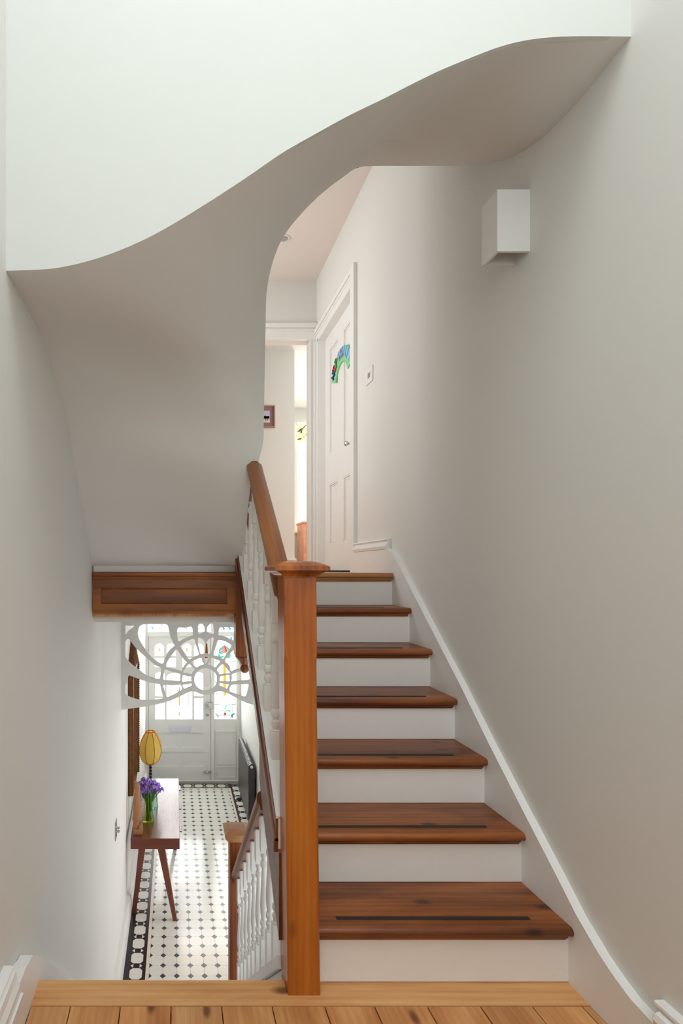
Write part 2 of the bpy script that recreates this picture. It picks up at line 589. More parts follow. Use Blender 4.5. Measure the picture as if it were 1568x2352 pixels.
def tag(o, label=None, cat=None, group=None, kind=None):
    if label:
        o['label'] = label
    if cat:
        o['category'] = cat
    if group:
        o['group'] = group
    if kind:
        o['kind'] = kind


def thing(name, loc, label=None, cat=None, group=None, kind=None):
    o = bpy.data.objects.new(name, None)
    o.empty_display_size = 0.05
    COL.objects.link(o)
    o.location = Vector(loc) + Vector((0, 0, EYE))
    ORG[o.name] = Vector(loc)
    tag(o, label, cat, group, kind)
    return o


def at(x, y, Y):
    return ((x - VX) / FPX * Y, Y, (VY - y) / FPX * Y)


def pchip(pts):
    xs = [p[0] for p in pts]
    ys = [p[1] for p in pts]
    n = len(xs)
    h = [xs[i + 1] - xs[i] for i in range(n - 1)]
    d = [(ys[i + 1] - ys[i]) / h[i] for i in range(n - 1)]
    m = [0.0] * n
    m[0], m[-1] = d[0], d[-1]
    for i in range(1, n - 1):
        if d[i - 1] * d[i] > 0:
            w1, w2 = 2 * h[i] + h[i - 1], h[i] + 2 * h[i - 1]
            m[i] = (w1 + w2) / (w1 / d[i - 1] + w2 / d[i])

    def f(x):
        if x <= xs[0]:
            return ys[0]
        if x >= xs[-1]:
            return ys[-1]
        i = max(j for j in range(n - 1) if xs[j] <= x)
        t = (x - xs[i]) / h[i]
        return ((1 + 2 * t) * (1 - t) ** 2 * ys[i] + t * (1 - t) ** 2 * h[i] * m[i] + t * t * (3 - 2 * t) * ys[i + 1] + t * t * (t - 1) * h[i] * m[i + 1])
    return f


def smooth_loop(pts, k=4):
    n = len(pts)
    out = []
    for i in range(n):
        p0, p1, p2, p3 = (Vector(pts[(i + j - 1) % n]) for j in range(4))
        for s in range(k):
            t = s / k
            out.append(tuple(0.5 * ((2 * p1) + (p2 - p0) * t + (2 * p0 - 5 * p1 + 4 * p2 - p3) * t * t + (3 * p1 - p0 - 3 * p2 + p3) * t ** 3)))
    return out


def copies(src, parent, shift, name=None):
    c = src.copy()
    COL.objects.link(c)
    if name:
        c.name = name
    ORG[c.name] = ORG[src.name] + Vector(shift)
    c.parent = parent
    c.location = ORG[c.name] - (ORG[parent.name] if parent else Vector((0, 0, -EYE)))
    return c


# ------------------------------------------------------------------ key dimensions
XL, XLH, XR = -0.475, -0.447, 1.28
YF = 1.47
G = -EYE                      # hall floor
LZ = -1.3125                  # half landing
R, GO = 0.185, 0.2254
U = LZ + 7 * R                # first floor
CE = 2.62                     # first-floor ceiling
HC = U - 0.25                 # hall ceiling
XS = 1.25                     # face of wall string
YN = 1.640                    # first nosing
Y1 = 4.734                    # end wall of first-floor landing
YD = 8.0                      # front door
TOP = 3.9

# ------------------------------------------------------------------ the shell
b = B()
path = [(-1.6, XL), (3.4, XL), (3.5, XL + .006), (4.4, XLH), (8.2, XLH)]
for (ya, xa), (yb, xb) in zip(path[:-1], path[1:]):
    zr = [(G - 0.05, TOP)] if ya != 3.5 else [(G - 0.05, 0.85), (2.15, TOP)]  # opening left for the added landing light
    for z0, z1 in zr:
        b.prism([(xa, ya), (xb, yb), (xb - 0.12, yb), (xa - 0.12, ya)], 'Z', z0, z1)
obj('wall_left', b, 'wall', kind='structure')

b = B()
b.box(XR, XR + 0.14, -1.6, 3.75, LZ - 0.3, TOP)
b.box(XR, XR + 0.14, 3.75, 4.66, 2.045, CE + 0.1)
b.box(XR, XR + 0.14, 4.66, Y1 + 0.1, U - 0.25, CE + 0.1)
obj('wall_right', b, 'wall', kind='structure')

b = B().plate([(XL, LZ - .3), (XR, LZ - .3), (XR, TOP), (XL, TOP)], [[(-.2, .1), (1.0, .1), (1.0, 2.1), (-.2, 2.1)]], -1.7, -1.6)
obj('wall_rear', b, 'wall', kind='structure')

# flat ceiling over the stairwell with a rooflight opening
b = B()
ox0, ox1, oy0, oy1 = -0.45, 1.25, -1.3, 0.9
for x0, x1, y0, y1 in ((XL - .12, XR + .14, -1.7, oy0), (XL - .12, XR + .14, oy1, YF + .02), (XL - .12, ox0, oy0, oy1), (ox1, XR + .14, oy0, oy1)):
    b.box(x0, x1, y0, y1, TOP, TOP + .06)
obj('ceiling_stairwell', b, 'upper', kind='structure')
obj('ceiling_stairhead', B().box(XL - .12, XR + .14, YF + .03, Y1, CE + .5, CE + .6), 'upper', kind='structure')

# ---- the winding plaster soffit of the stair above, and the white wall that carries its S-curved edge
s_px = [(14, 622), (75, 620), (110, 618), (160, 610), (215, 596), (270, 577), (340, 546), (410, 507), (470, 470), (520, 438),
        (580, 398), (650, 350), (720, 310), (800, 266), (880, 227), (950, 191), (1010, 162), (1080, 133), (1140, 110), (1190, 96),
        (1240, 88), (1290, 84), (1350, 83), (1450, 84)]
zS = pchip([((x - VX) / FPX * YF, (VY - y) / FPX * YF) for x, y in s_px])
zWL = pchip([(1.47, .840), (1.60, .842), (1.86, .826), (2.05, .775), (2.266, .677), (2.45, .53), (2.631, .37), (2.826, .209), (3.005, .0225)])
zWR = pchip([(1.47, 1.499), (1.5417, 1.496), (1.64, 1.488), (1.752, 1.495), (1.881, 1.526), (2.0, 1.575), (2.113, 1.647), (2.25, 1.742), (2.374, 1.833)])
AX, AY = 0.405, 2.36
ZT = (VY - 640) / FPX * AY
zE = pchip([(AX, ZT)] + [((x - VX) / FPX * AY, (VY - y) / FPX * AY) for x, y in ((625, 590), (650, 540), (690, 490), (730, 450), (780, 411), (828, 382.5))] + [(.95, 1.822), (1.3, 1.822)])
zI = pchip([(0, .577), (25, .66), (47, .84), (67, 1.01), (78, 1.165), (90, ZT)])


def axx(z):
    return 0.398 + max(0.0, min(1.0, (z - .577) / .737)) * 0.014


soff = B()
outer = [(XL, AY + (YF - AY) * i / 16) for i in range(16)] + [(XL + (AX - XL) * i / 30, YF) for i in range(31)]
rows = []
for X, Y in outer:
    ph = math.degrees(math.atan2(AY - Y, AX - X))
    zi = zI(ph)
    zo = zWL(Y) if X == XL else zS(X)
    row = []
    for j in range(25):
        s = (j / 24) ** 1.4
        xa = axx(zi)
        pw = 1 + 1.5 * (1 - ph / 90)
        row.append((xa + (X - xa) * s, AY + (Y - AY) * s, zo + (zi - zo) * (1 - s) ** pw))
    rows.append(row)
soff.grid(rows)
rows = []
for i in range(33):
    t = i / 32
    X0 = AX + (XR - AX) * t
    q = max(0.0, min(1.0, (X0 - .9) / .38))
    q = q * q * (3 - 2 * q)
    row = []
    for j in range(25):
        s = 1 - (j / 24) ** 1.4
        Y = YF + (AY - YF) * s
        hw = (zWR(Y) - zWR(YF)) / (zWR(AY) - zWR(YF))
        h = s * (1 - q) + hw * q
        z = zS(X0) + (zE(X0) - zS(X0)) * h
        row.append((X0 + (axx(ZT) - AX) * (1 - t) * s, Y, z))
    rows.append(row)
soff.grid(rows)
# straight flight on the left, going down and away
xe = pchip([(AY, .398), (2.375, .385), (2.40, .350), (2.43, .345), (3.005, .345)])
zi2 = pchip([(AY, .577), (2.38, .46), (2.42, .375), (2.52, .235), (2.65, .10), (2.80, .045), (3.005, .0225)])
rows = []
for i in range(25):
    Y = AY + (3.005 - AY) * i / 24
    row = []
    for j in range(25):
        s = 1 - (j / 24) ** 1.4
        row.append((XL + (xe(Y) - XL) * s, Y, zWL(Y) + (zi2(Y) - zWL(Y)) * s ** 2.5))
    rows.append(row)
soff.grid(rows)
edge = [r[0] for r in rows]
soff.grid([edge, [(p[0] - 0.002, p[1], CE) for p in edge]])
# straight flight on the right, rising away to the ceiling
rows = []
for i in range(13):
    Y = AY + (3.39 - AY) * i / 12
    row = []
    for j in range(21):
        X = AX + (XR - AX) * j / 20
        k = max(0.0, 1 - i / 4)
        z0 = 1.822 + .775 * (Y - AY)
        row.append((X, Y, z0 - (1.822 - zE(X)) * k + 0.004 * (i > 0)))
    rows.append(row)
soff.grid(rows)
obj('ceiling_soffit', soff, 'wall', smooth=True, auto=50, kind='structure')

b = B()
n = 90
xs = [XL + (XR - XL) * i / n for i in range(n + 1)]
b.plate([(x, zS(x)) for x in xs] + [(XR, TOP), (XL, TOP)], [], YF, YF + 0.012)
obj('wall_upper', b, 'upper', kind='structure')

# ---- first-floor landing
b = B()
b.box(XL, XR, 3.036, Y1 + 0.1, HC, U)
b.box(XL, 0.34, 3.005, 3.036, HC, U - .03)
b.box(XL, 3.2, Y1 + 0.1, 8.5, HC, U)
obj('floor_upper', b, 'board', kind='structure')
obj('ceiling', B().box(XL, XR, 3.385, Y1 + 0.1, CE, CE + 0.1), 'ceil', kind='structure')
obj('wall_leak_closure', B().box(XL, 0.35, 3.10, 3.16, 0.06, CE + .1), 'wall', kind='structure')  # added closure, out of view, that stops light leaking past the stair
b = B()
DX0, DX1, DZ = 0.42, 1.2135, 2.075
b.box(XL, DX0, Y1, Y1 + 0.1, U, CE)
b.box(DX0, XR, Y1, Y1 + 0.1, DZ, CE)
b.box(DX1, XR, Y1, Y1 + 0.1, U, DZ)
obj('wall_end', b, 'wall', kind='structure')


def architrave_head(b, x0, x1, y, z, w, s=-1):
    """stepped moulding on a wall facing -Y"""
    for a, c, t in ((0, .995, .016), (.006, .18, .022), (.52, .66, .022), (.72, 1.0, .034)):
        b.box(x0 + t * .01, x1 - t * .01, y + s * t, y + t * .01, z + a * w, z + c * w)


b = B()
architrave_head(b, DX0 - .1, XR, Y1, DZ, 0.145)
for a, c, t in ((0, .995, .014), (.01, .2, .020), (.5, .66, .0205), (.74, 1.0, .030)):
    b.box(DX1 + a * (XR - DX1), DX1 + c * (XR - DX1), Y1 - t, Y1 + t * .01, U, DZ + .001 - t * .02)
    b.box(DX0 - c * .1, DX0 - a * .1, Y1 - t, Y1 + t * .01, U, DZ + .001 - t * .02)
obj('trim_1', b, 'gloss', kind='structure')

# bedroom beyond the doorway
obj('wall_bedroom_inner', B().box(XL, 1.425, 6.25, 6.35, U, CE).box(1.345, 1.425, 6.35, 8.5, U, CE), 'wall', kind='structure')
obj('ceiling_bedroom', B().box(XL, 3.3, Y1 + .1, 8.6, CE, CE + .1), 'upper', kind='structure')
WX0, WX1, WZ0, WZ1 = 1.975, 3.0, 0.62, 2.40
b = B()
b.box(1.345, WX0, 8.5, 8.62, U, CE)
b.box(WX1, 3.3, 8.5, 8.62, U, CE)
b.box(WX0, WX1, 8.5, 8.62, U, WZ0)
b.box(WX0, WX1, 8.5, 8.62, WZ1, CE)
obj('wall_bedroom_window', b, 'upper', kind='structure')
obj('wall_bedroom_side', B().box(3.2, 3.3, Y1 + .1, 5.0, U, CE).box(3.2, 3.3, 6.2, 8.6, U, CE).box(3.2, 3.3, 5.0, 6.2, U, .6).box(3.2, 3.3, 5.0, 6.2, 2.3, CE).box(XR, 3.2, Y1 + .05, Y1 + .1, U, CE), 'upper', kind='structure')  # opening in the middle lets the added side fill in
b = B()
b.box(-0.4, 1.432, 6.228, 6.25, U, U + 0.13).box(-0.4, 1.436, 6.222, 6.25, U + .10, U + .125).box(-0.4, 1.44, 6.215, 6.25, U + 0.13, U + 0.155)
b.box(1.425, 1.45, 6.25, 8.5, U, U + .15)
obj('baseboard_bedroom', b, 'gloss', kind='structure')

win = thing('window_1', (2.4, 8.55, WZ0), kind='structure')
b = B()
ring(b, WX0 + .001, WX1 - .001, WZ0 + .001, 1.52, .05, 8.52, 8.55)
ring(b, WX0 + .001, WX1 - .001, 1.47, WZ1 - .001, .05, 8.552, 8.58)
obj('sash_frame', b, 'gloss', win)
obj('pane', B().box(WX0 + .02, WX1 - .02, 8.555, 8.56, WZ0 + .02, 1.48), 'win', win)
obj('pane', B().box(WX0 + .02, WX1 - .02, 8.555, 8.56, 1.5, WZ1 - .02), 'win', win)
obj('sill', B().box(WX0 - .05, WX1 + .05, 8.42, 8.52, WZ0 - .03, WZ0), 'gloss', win)

# ---- half landing floor
fl = thing('floor', (0.4, 0.0, LZ - 0.05), kind='structure')
obj('subfloor', B().box(XL, XR, -1.6, 1.66, LZ - 0.14, LZ - 0.022), 'gap', fl)
x, k = -0.434, 0
while x < XS:
    wd = [.120, .150, .152, .152, .152, .158, .150, .158, .160, .156, .15, .15][k % 12]
    x1 = min(x + wd, XS)
    b = B().bbox(x + .0012, x1 - .0018, -1.59, 1.5745, LZ - 0.021, LZ + random.uniform(-.0008, .0004), 0.0012, 1)
    obj('floorboard', b, 'board', fl)
    x, k = x1, k + 1
b = B().prism([(1.5762, LZ - .03), (1.5762, LZ + .0005), (1.672, LZ + .0005), (1.680, LZ - .004), (1.682, LZ - .012), (1.680, LZ - .03)], 'X', -0.434, 0.345)
b.box(0.345, XS, 1.5762, 1.70, LZ - 0.03, LZ + .0005)
obj('edge_board', b, 'edge', fl)

# ------------------------------------------------------------------ ground-floor hall shell
obj('floor_hall_bed', B().box(XL - .1, 1.05, 3.2, YD + .1, G - 0.08, G - 0.005), 'grout', kind='structure')
b = B()
b.box(1.0, 1.12, 3.75, 4.30, G, HC)
b.box(1.0, 1.12, 4.30, 5.20, -1.15, HC)  # lintel over the doorway invented for the hall fill
b.box(1.0, 1.12, 5.20, YD + .1, G, HC)
obj('wall_hall_right', b, 'upper', kind='structure')
obj('ceiling_hall', B().box(XL, 1.1, 3.16, YD + .1, HC - 0.004, HC), 'upper', kind='structure')
obj('wall_beam', B().box(XL, 0.345, 3.05, 3.16, -0.3045, HC), 'wall', kind='structure')
obj('wall_understair', B().prism([(1.72, G), (3.09, G), (3.09, .2754 - .896 * 3.09 - .05), (1.72, .2754 - .896 * 1.72 - .05)], 'X', .350, .375), 'gloss', kind='structure')
obj('baseboard_hall_left', B().box(XL, -0.408, 3.41, YD - .061, G, G + 0.17).box(XL, -0.420, 3.41, YD - .061, G + .17, G + 0.20), 'gloss', kind='structure')
obj('baseboard_hall_right', B().box(0.975, 1.0, 5.2, YD, G, G + 0.17), 'gloss', kind='structure')

# ---- stained pine fascia at the first-floor edge
YFA = 2.985
tr = thing('trim_2', (-0.06, YFA, -0.25), kind='structure')
x0, x1 = XL + .008, 0.345
zz = lambda y: (VY - y) / FPX * YFA
xx = lambda x: (x - VX) / FPX * YFA
b = B().plate([(x0, zz(1404)), (x1, zz(1404)), (x1, zz(1334)), (x0, zz(1334))], [[(xx(227), zz(1350)), (xx(526), zz(1350)), (xx(526), zz(1387)), (xx(227), zz(1387))]], YFA, YFA + .02)
obj('board', b, 'fascia', tr)
obj('recessed_panel', B().box(xx(224), xx(529), YFA + .010, YFA + .019, zz(1390), zz(1347)), 'fascia', tr)
b = B()
for (ya, yb, xa, xb) in ((1350, 1354.5, 227, 526), (1382.5, 1387, 227, 526)):
    b.prism([(YFA + .011, zz(ya)), (YFA - .004, zz(ya)), (YFA + .003, (zz(ya) + zz(yb)) / 2), (YFA + .011, zz(yb))], 'X', xx(xa), xx(xb))
for xa, xb in ((227, 232), (521, 526)):
    b.box(xx(xa), xx(xb), YFA - .002, YFA + .011, zz(1387), zz(1350))
obj('panel_moulding', b, 'fascia', tr)


def bead(yc, zc, r, n=8, back=0.02):
    return [(yc + back, zc + r)] + [(yc - r * math.sin(PI * i / n), zc + r * math.cos(PI * i / n)) for i in range(n + 1)] + [(yc + back, zc - r)]


obj('nosing_bead', B().prism(bead(YFA - .006, (zz(1313.5) + zz(1324.5)) / 2, (zz(1313.5) - zz(1324.5)) / 2), 'X', x0, x1), 'fascia', tr)
obj('scotia', B().prism([(YFA + .02, zz(1324.5)), (YFA - .012, zz(1324.5)), (YFA - .010, zz(1329)), (YFA - .004, zz(1331)), (YFA - .004, zz(1335)), (YFA + .02, zz(1335))], 'X', x0, x1), 'fascia', tr)
obj('bottom_fillet', B().box(x0, x1, YFA - .006, YFA + .02, zz(1408.5), zz(1404)), 'fascia', tr)
obj('backing', B().box(x0, x1, YFA + .0192, YFA + .055, zz(1408), zz(1299)), 'wall', tr)

# ------------------------------------------------------------------ upper flight
st = thing('staircase', (0.82, 1.664, LZ), 'stained pine staircase with white risers rising from the half landing', 'staircase')
XT0 = 0.392


def tread_prof(yn, zt, back):
    t = 0.029
    pts = [(back, zt), (yn + .016, zt)]
    for i in range(1, 8):
        a = PI * i / 8
        pts.append((yn + .014 - .014 * math.sin(a), zt - t / 2 + t / 2 * math.cos(a)))
    pts += [(yn + .016, zt - t), (back, zt - t)]
    return pts


for i in range(1, 8):
    yn, zt = YN + (i - 1) * GO, LZ + i * R
    back = yn + GO + 0.030
    if i < 7:
        t = obj('tread', B().prism(tread_prof(yn, zt, back), 'X', XT0, XS), 'tread', st, smooth=True, auto=35)
        obj('scotia', B().prism([(yn + .027, zt - .029), (yn + .008, zt - .029), (yn + .011, zt - .036), (yn + .018, zt - .040), (yn + .019, zt - .045), (yn + .027, zt - .045)], 'X', XT0, XS - .012), 'tread', t)
        ys_ = yn + .054 + random.uniform(-.003, .003)
        x0 = .521 if i == 1 else .46
        obj('grip_strip', B().box(x0, 1.149 - .004 * i, ys_ - .0063, ys_ + .0063, zt - .001, zt + .0022), 'black', t)
    else:
        t = obj('landing_nosing', B().prism(tread_prof(yn, zt, yn + .11), 'X', XT0, XS), 'nosing_pale', st, smooth=True, auto=35)
        obj('scotia', B().prism([(yn + .027, zt - .029), (yn + .007, zt - .029), (yn + .010, zt - .038), (yn + .018, zt - .043), (yn + .019, zt - .050), (yn + .027, zt - .050)], 'X', XT0, XS - .006), 'nosing_pale', t)
    obj('riser', B().box(XT0, XS, yn + .0245, yn + .042, zt - R + (.0016 if i > 1 else .003), zt - .029), 'riser', st)

top = [(1.30, -1.187), (1.373, -1.186), (1.436, -1.179), (1.49, -1.160), (1.544, -1.134), (1.631, -1.077), (1.719, -1.001), (1.869, -.877), (2.081, -.698),
       (2.297, -.5045), (2.595, -.255), (2.85, -.040), (2.981, .070), (3.04, .108), (3.085, .126), (3.12, .130)]
bot = [(3.12, U - .1), (2.9, -.35), (1.75, -1.33), (1.60, -1.36), (1.30, -1.36)]
obj('wall_string', B().prism(top + bot, 'X', XS, XR), 'gloss', st)
# outer string: stained face, white core and capping
szt = lambda Y: -.81 + .876 * (Y - 1.706)
szb = lambda Y: -1.222 + .873 * (Y - 1.678)
nz = lambda Y: LZ + R + R / GO * (Y - YN)
ya, yb = 1.71, 2.985
band = lambda Y: szt(Y) - .115
obj('outer_string', B().prism([(ya, band(ya) + .01), (yb, band(yb) + .01), (yb, szt(yb) - .004), (ya, szt(ya) - .004)], 'X', .337, XT0), 'gloss', st)
obj('string_face', B().prism([(ya, band(ya) + .035), (yb, band(yb) + .035), (yb, szt(yb) - .006), (ya, szt(ya) - .006)], 'X', .328, .337), 'string_wood', st)
obj('string_moulding', B().prism([(ya, band(ya)), (yb, band(yb)), (yb, band(yb) + .045), (ya, band(ya) + .045)], 'X', .322, .337), 'string_wood', st)
obj('string_capping', B().prism([(ya, szt(ya) - .006), (yb, szt(yb) - .006), (yb, szt(yb) + .002), (ya, szt(ya) + .002)], 'X', .330, XT0 + .008), 'gloss', st)
obj('apron_board', B().prism([(1.70, szb(1.70)), (2.0, szb(2.0)), (2.075, -.862), (2.095, -.83), (2.095, band(2.095) + .01), (1.70, band(1.70) + .01)], 'X', .337, .36), 'string_wood', st)
obj('side_board', B().prism([(1.75, nz(1.75) - .24), (2.99, nz(2.99) - .24), (2.99, band(2.99) + .02), (1.75, band(1.75) + .02)], 'X', .378, XT0 - .001), 'gloss', st)
obj('soffit_board', B().prism([(1.75, nz(1.75) - .245), (2.99, nz(2.99) - .245), (2.99, nz(2.99) - .230), (1.75, nz(1.75) - .230)], 'X', XT0, XR), 'gloss', st)

# ------------------------------------------------------------------ lower flight
ls = thing('lower_staircase', (-0.04, 3.5, G), 'white painted lower stair flight dropping from the landing edge to the tiled hall', 'staircase')
RL, GL = (LZ - G) / 10, 0.205
for k in range(1, 10):
    z = LZ - RL * k
    yn = 1.682 + GL * k
    obj('tread', B().prism([(yn - GL - .02, z), (yn - .008, z), (yn, z - .012), (yn - .008, z - .028), (yn - GL - .02, z - .028)], 'X', -0.434, 0.335), 'tread', ls)
for k in range(1, 11):
    z = LZ - RL * k
    yn = 1.682 + GL * (k - 1) - .026
    obj('riser', B().box(-0.434, 0.335, yn - .018, yn, max(z, G), z + RL - .029), 'riser', ls)
lzt = lambda Y: .2754 - .896 * Y
obj('string_capping', B().prism([(1.72, lzt(1.72)), (3.02, lzt(3.02)), (3.02, lzt(3.02) - .045), (1.72, lzt(1.72) - .045)], 'X', .335, .395), 'gloss', ls)
pts = [(1.56, LZ + .145), (1.60, LZ + .135), (1.64, LZ + .105)] + [(y, LZ + .105 - .905 * (y - 1.64)) for y in (2.0, 2.5, 3.0, 3.40)]
pts += [(3.40, G + .002), (3.2, G + .002), (1.56, LZ - .25)]
obj('wall_string', B().prism(pts, 'X', XL + .002, -0.434), 'gloss', ls)

# ---- baseboards of the half landing
b = B().prism([(-1.58, LZ), (-1.58, LZ + .155), (1.46, LZ + .157), (1.53, LZ + .153), (1.56, LZ + .145), (1.56, LZ)], 'X', XL, -0.434)
b.prism([(XL, LZ + .157), (XL, LZ + .215), (-.454, LZ + .215), (-.449, LZ + .212), (-.448, LZ + .206), (-.441, LZ + .200), (-.438, LZ + .18), (-.430, LZ + .160), (-.430, LZ + .157)], 'Y', -1.58, 1.452)
b.box(XL, -.427, -1.58, 1.474, LZ + .112, LZ + .122)
obj('baseboard_left', b, 'gloss', kind='structure')
b = B().prism([(-1.58, LZ), (-1.58, LZ + .125), (1.30, LZ + .1255), (1.30, LZ)], 'X', XS, XR)
b.prism([(XR, LZ + .125), (XR, LZ + .186), (XR - .020, LZ + .186), (XR - .025, LZ + .183), (XR - .026, LZ + .176), (XR - .020, LZ + .170), (XR - .020, LZ + .166)], 'Y', -1.58, 1.372)
b.prism([(XR - .019, LZ + .125), (XR - .019, LZ + .168), (XR - .034, LZ + .160), (XR - .040, LZ + .145), (XR - .036, LZ + .125)], 'Y', -1.58, 1.36)
obj('baseboard_right', b, 'gloss', kind='structure')
# first-floor landing baseboard up to the bedroom door
b = B().box(XS + .004, XR, 3.12, 3.68, U, .125)
b.prism([(XR, .125), (XR, .187), (XR - .022, .187), (XR - .026, .180), (XR - .018, .172), (XR - .018, .166), (XR - .034, .142), (XR - .030, .125)], 'Y', 3.105, 3.68)
obj('baseboard_upper', b, 'gloss', kind='structure')

# ------------------------------------------------------------------ newels
nw = thing('newel_post', (0.398, 1.663, LZ), 'square orange pine newel post with moulded flat cap on the half landing', 'newel post')


def leaned(x0, x1, y0, y1, z0, z1, sx0, sx1):
    """four-sided post between two heights with a sideways lean"""
    b = B()
    b.v += [(x0 + sx0, y0, z0), (x1 + sx0, y0, z0), (x1 + sx0, y1, z0), (x0 + sx0, y1, z0), (x0 + sx1, y0, z1), (x1 + sx1, y0, z1), (x1 + sx1, y1, z1), (x0 + sx1, y1, z1)]
    b.f += [(0, 1, 2, 3), (7, 6, 5, 4), (0, 4, 5, 1), (1, 5, 6, 2), (2, 6, 7, 3), (3, 7, 4, 0)]
    return b


def post(x0, x1, y0, y1, z0, z1, zstop, lean, ch=0.010):
    """chamfered shaft below, square block above the stop"""
    bm = bmesh.new()
    secs = []
    for z, c in ((z0, .002), (z0 + .02, .002), (z0 + .06, ch * .5), (zstop - .05, ch), (zstop - .012, ch), (zstop + .012, .0025), (z1, .0025)):
        s = lean * (z - z0) / (z1 - z0)
        ring = [(x0 + c, y0), (x1 - c, y0), (x1, y0 + c), (x1, y1 - c), (x1 - c, y1), (x0 + c, y1), (x0, y1 - c), (x0, y0 + c)]
        secs.append([bm.verts.new((p[0] + s, p[1], z)) for p in ring])
    for a, c in zip(secs[:-1], secs[1:]):
        for i in range(8):
            j = (i + 1) % 8
            bm.faces.new((a[i], a[j], c[j], c[i]))
    bm.faces.new(list(reversed(secs[0])))
    bm.faces.new(secs[-1])
    b = B()
    b.add_bm(bm)
    return b


ZC = (VY - 1325) / FPX * 1.62
obj('post', post(.3476, .4480, 1.613, 1.716, LZ, ZC, (VY - 1512) / FPX * 1.62, -.0125), 'newel', nw)


def cap(x0, x1, y0, y1, z0, hts, outs):
    """moulded cap: stacked rectangles, outs = overhang at each height"""
    b = B()
    rings = []
    for h, o in zip(hts, outs):
        rings.append([(x0 - o, y0 - o, z0 + h), (x1 + o, y0 - o, z0 + h), (x1 + o, y1 + o, z0 + h), (x0 - o, y1 + o, z0 + h)])
    b.grid([r + [r[0]] for r in rings])
    b.poly(rings[0][::-1])
    b.poly(rings[-1])
    return b


obj('cap', cap(.3351, .4355, 1.613, 1.735, ZC - .002, (0, .006, .007, .012, .016, .020, .022, .033, .036, .047, .051), (.003, .004, .008, .012, .020, .027, .033, .033, .029, .004, -.012)), 'newel', nw)

dn = thing('drop_newel', (0.40, 3.04, -.60), 'dark stained drop newel with turned ball pendant at the head of the stair', 'newel post')
zb = (VY - 1508) / FPX * 2.985
obj('post', B().bbox(.345, .455, 2.978, 3.088, zb, .52, .004, 1), 'newel_dark', dn)
obj('pendant', B().lathe([(.053, 0), (.055, -.006), (.052, -.012), (.044, -.020), (.036, -.026), (.030, -.034), (.026, -.044), (.022, -.050), (.020, -.053)] +
                         [(.026 * math.sin(a), -.076 - .026 * math.cos(PI - a) * -1) for a in []] +
                         [(max(.001, .0265 * math.sin(PI * i / 10)), -.0505 - .0265 + .0265 * math.cos(PI * i / 10)) for i in range(2, 11)], (.403, 3.033, zb), 28), 'newel_dark', dn, smooth=True, auto=40)

hn = thing('hall_newel', (0.36, 3.065, G), 'dark stained newel post with a pyramid cap at the foot of the hall stair', 'newel post')
zc = (VY - 1934) / FPX * 3.02
obj('post', B().bbox(.315, .405, 3.02, 3.11, G, zc, .004, 1), 'newel_dark', hn)
obj('cap', cap(.315, .405, 3.02, 3.11, zc - .002, (0, .008, .010, .018, .028, .054, .070, .074), (.002, .007, .012, .017, .026, .031, .006, .000)), 'cap_pale', hn)

# ------------------------------------------------------------------ balustrades
def baluster(zbot, zl0, zl1, ztop, x, y, w=0.036, slope=0.0, cut=None):
    """square blocks top and bottom, turned vase between zl0 and zl1"""
    b = B()
    h = w / 2
    bm = bmesh.new()
    bmesh.ops.create_cube(bm, size=1)
    bmesh.ops.bevel(bm, geom=bm.edges[:], offset=.05, segments=1, affect='EDGES')
    b.add_bm(bm, Matrix.Translation((x, y, (zbot + zl0) / 2)) @ Matrix.Diagonal((w, w, zl0 - zbot, 1)))
    if ztop > zl1:
        bm = bmesh.new()
        bmesh.ops.create_cube(bm, size=1)
        bmesh.ops.bevel(bm, geom=bm.edges[:], offset=.05, segments=1, affect='EDGES')
        b.add_bm(bm, Matrix.Translation((x, y, (zl1 + ztop) / 2)) @ Matrix.Diagonal((w, w, ztop - zl1, 1)))
    L = zl1 - zl0
    prof = [(.72, 0), (.80, .01), (.62, .02), (.80, .045), (.92, .07), (.86, .095), (.62, .105), (.60, .125), (.86, .135), (.98, .165), (.86, .195), (.66, .205),
            (.78, .25), (.92, .32), (.97, .38), (.92, .46), (.80, .58), (.68, .70), (.62, .80), (.66, .815), (.84, .825), (.94, .855), (.80, .885), (.60, .90),
            (.62, .925), (.82, .94), (.90, .962), (.74, .982), (.66, .99), (.70, 1.0)]
    b.lathe([(r * h, L * t) for r, t in prof], (x, y, zl0), 14)
    if cut is not None:
        bm = bmesh.new()
        vs = [bm.verts.new(v) for v in b.v]
        for f in b.f:
            try:
                bm.faces.new([vs[i] for i in f])
            except ValueError:
                pass
        res = bmesh.ops.bisect_plane(bm, geom=bm.verts[:] + bm.edges[:] + bm.faces[:], plane_co=(0, 0, cut), plane_no=(0, 0, 1), clear_outer=True)
        b = B()
        b.add_bm(bm)
    return b


def rail_prof(w, h):
    q = w / 2
    return [(q * .62, 0), (q * .70, h * .22), (q * .98, h * .34), (q, h * .44), (q, h * .62), (q * .90, h * .74), (q * .62, h * .84), (q * .40, h * .97), (0, h),
            (-q * .40, h * .97), (-q * .62, h * .84), (-q * .90, h * .74), (-q, h * .62), (-q, h * .44), (-q * .98, h * .34), (-q * .70, h * .22), (-q * .62, 0)]


def sweep_yz(prof, xc, p0, p1, hup=1.0):
    b = B()
    k = len(prof)
    for (Y, Z) in (p0, p1):
        b.v += [(xc + q[0], Y, Z + q[1]) for q in prof]
    for i in range(k):
        j = (i + 1) % k
        b.f.append((i, j, k + j, k + i))
    b.f.append(tuple(reversed(range(k))))
    b.f.append(tuple(range(k, 2 * k)))
    return b


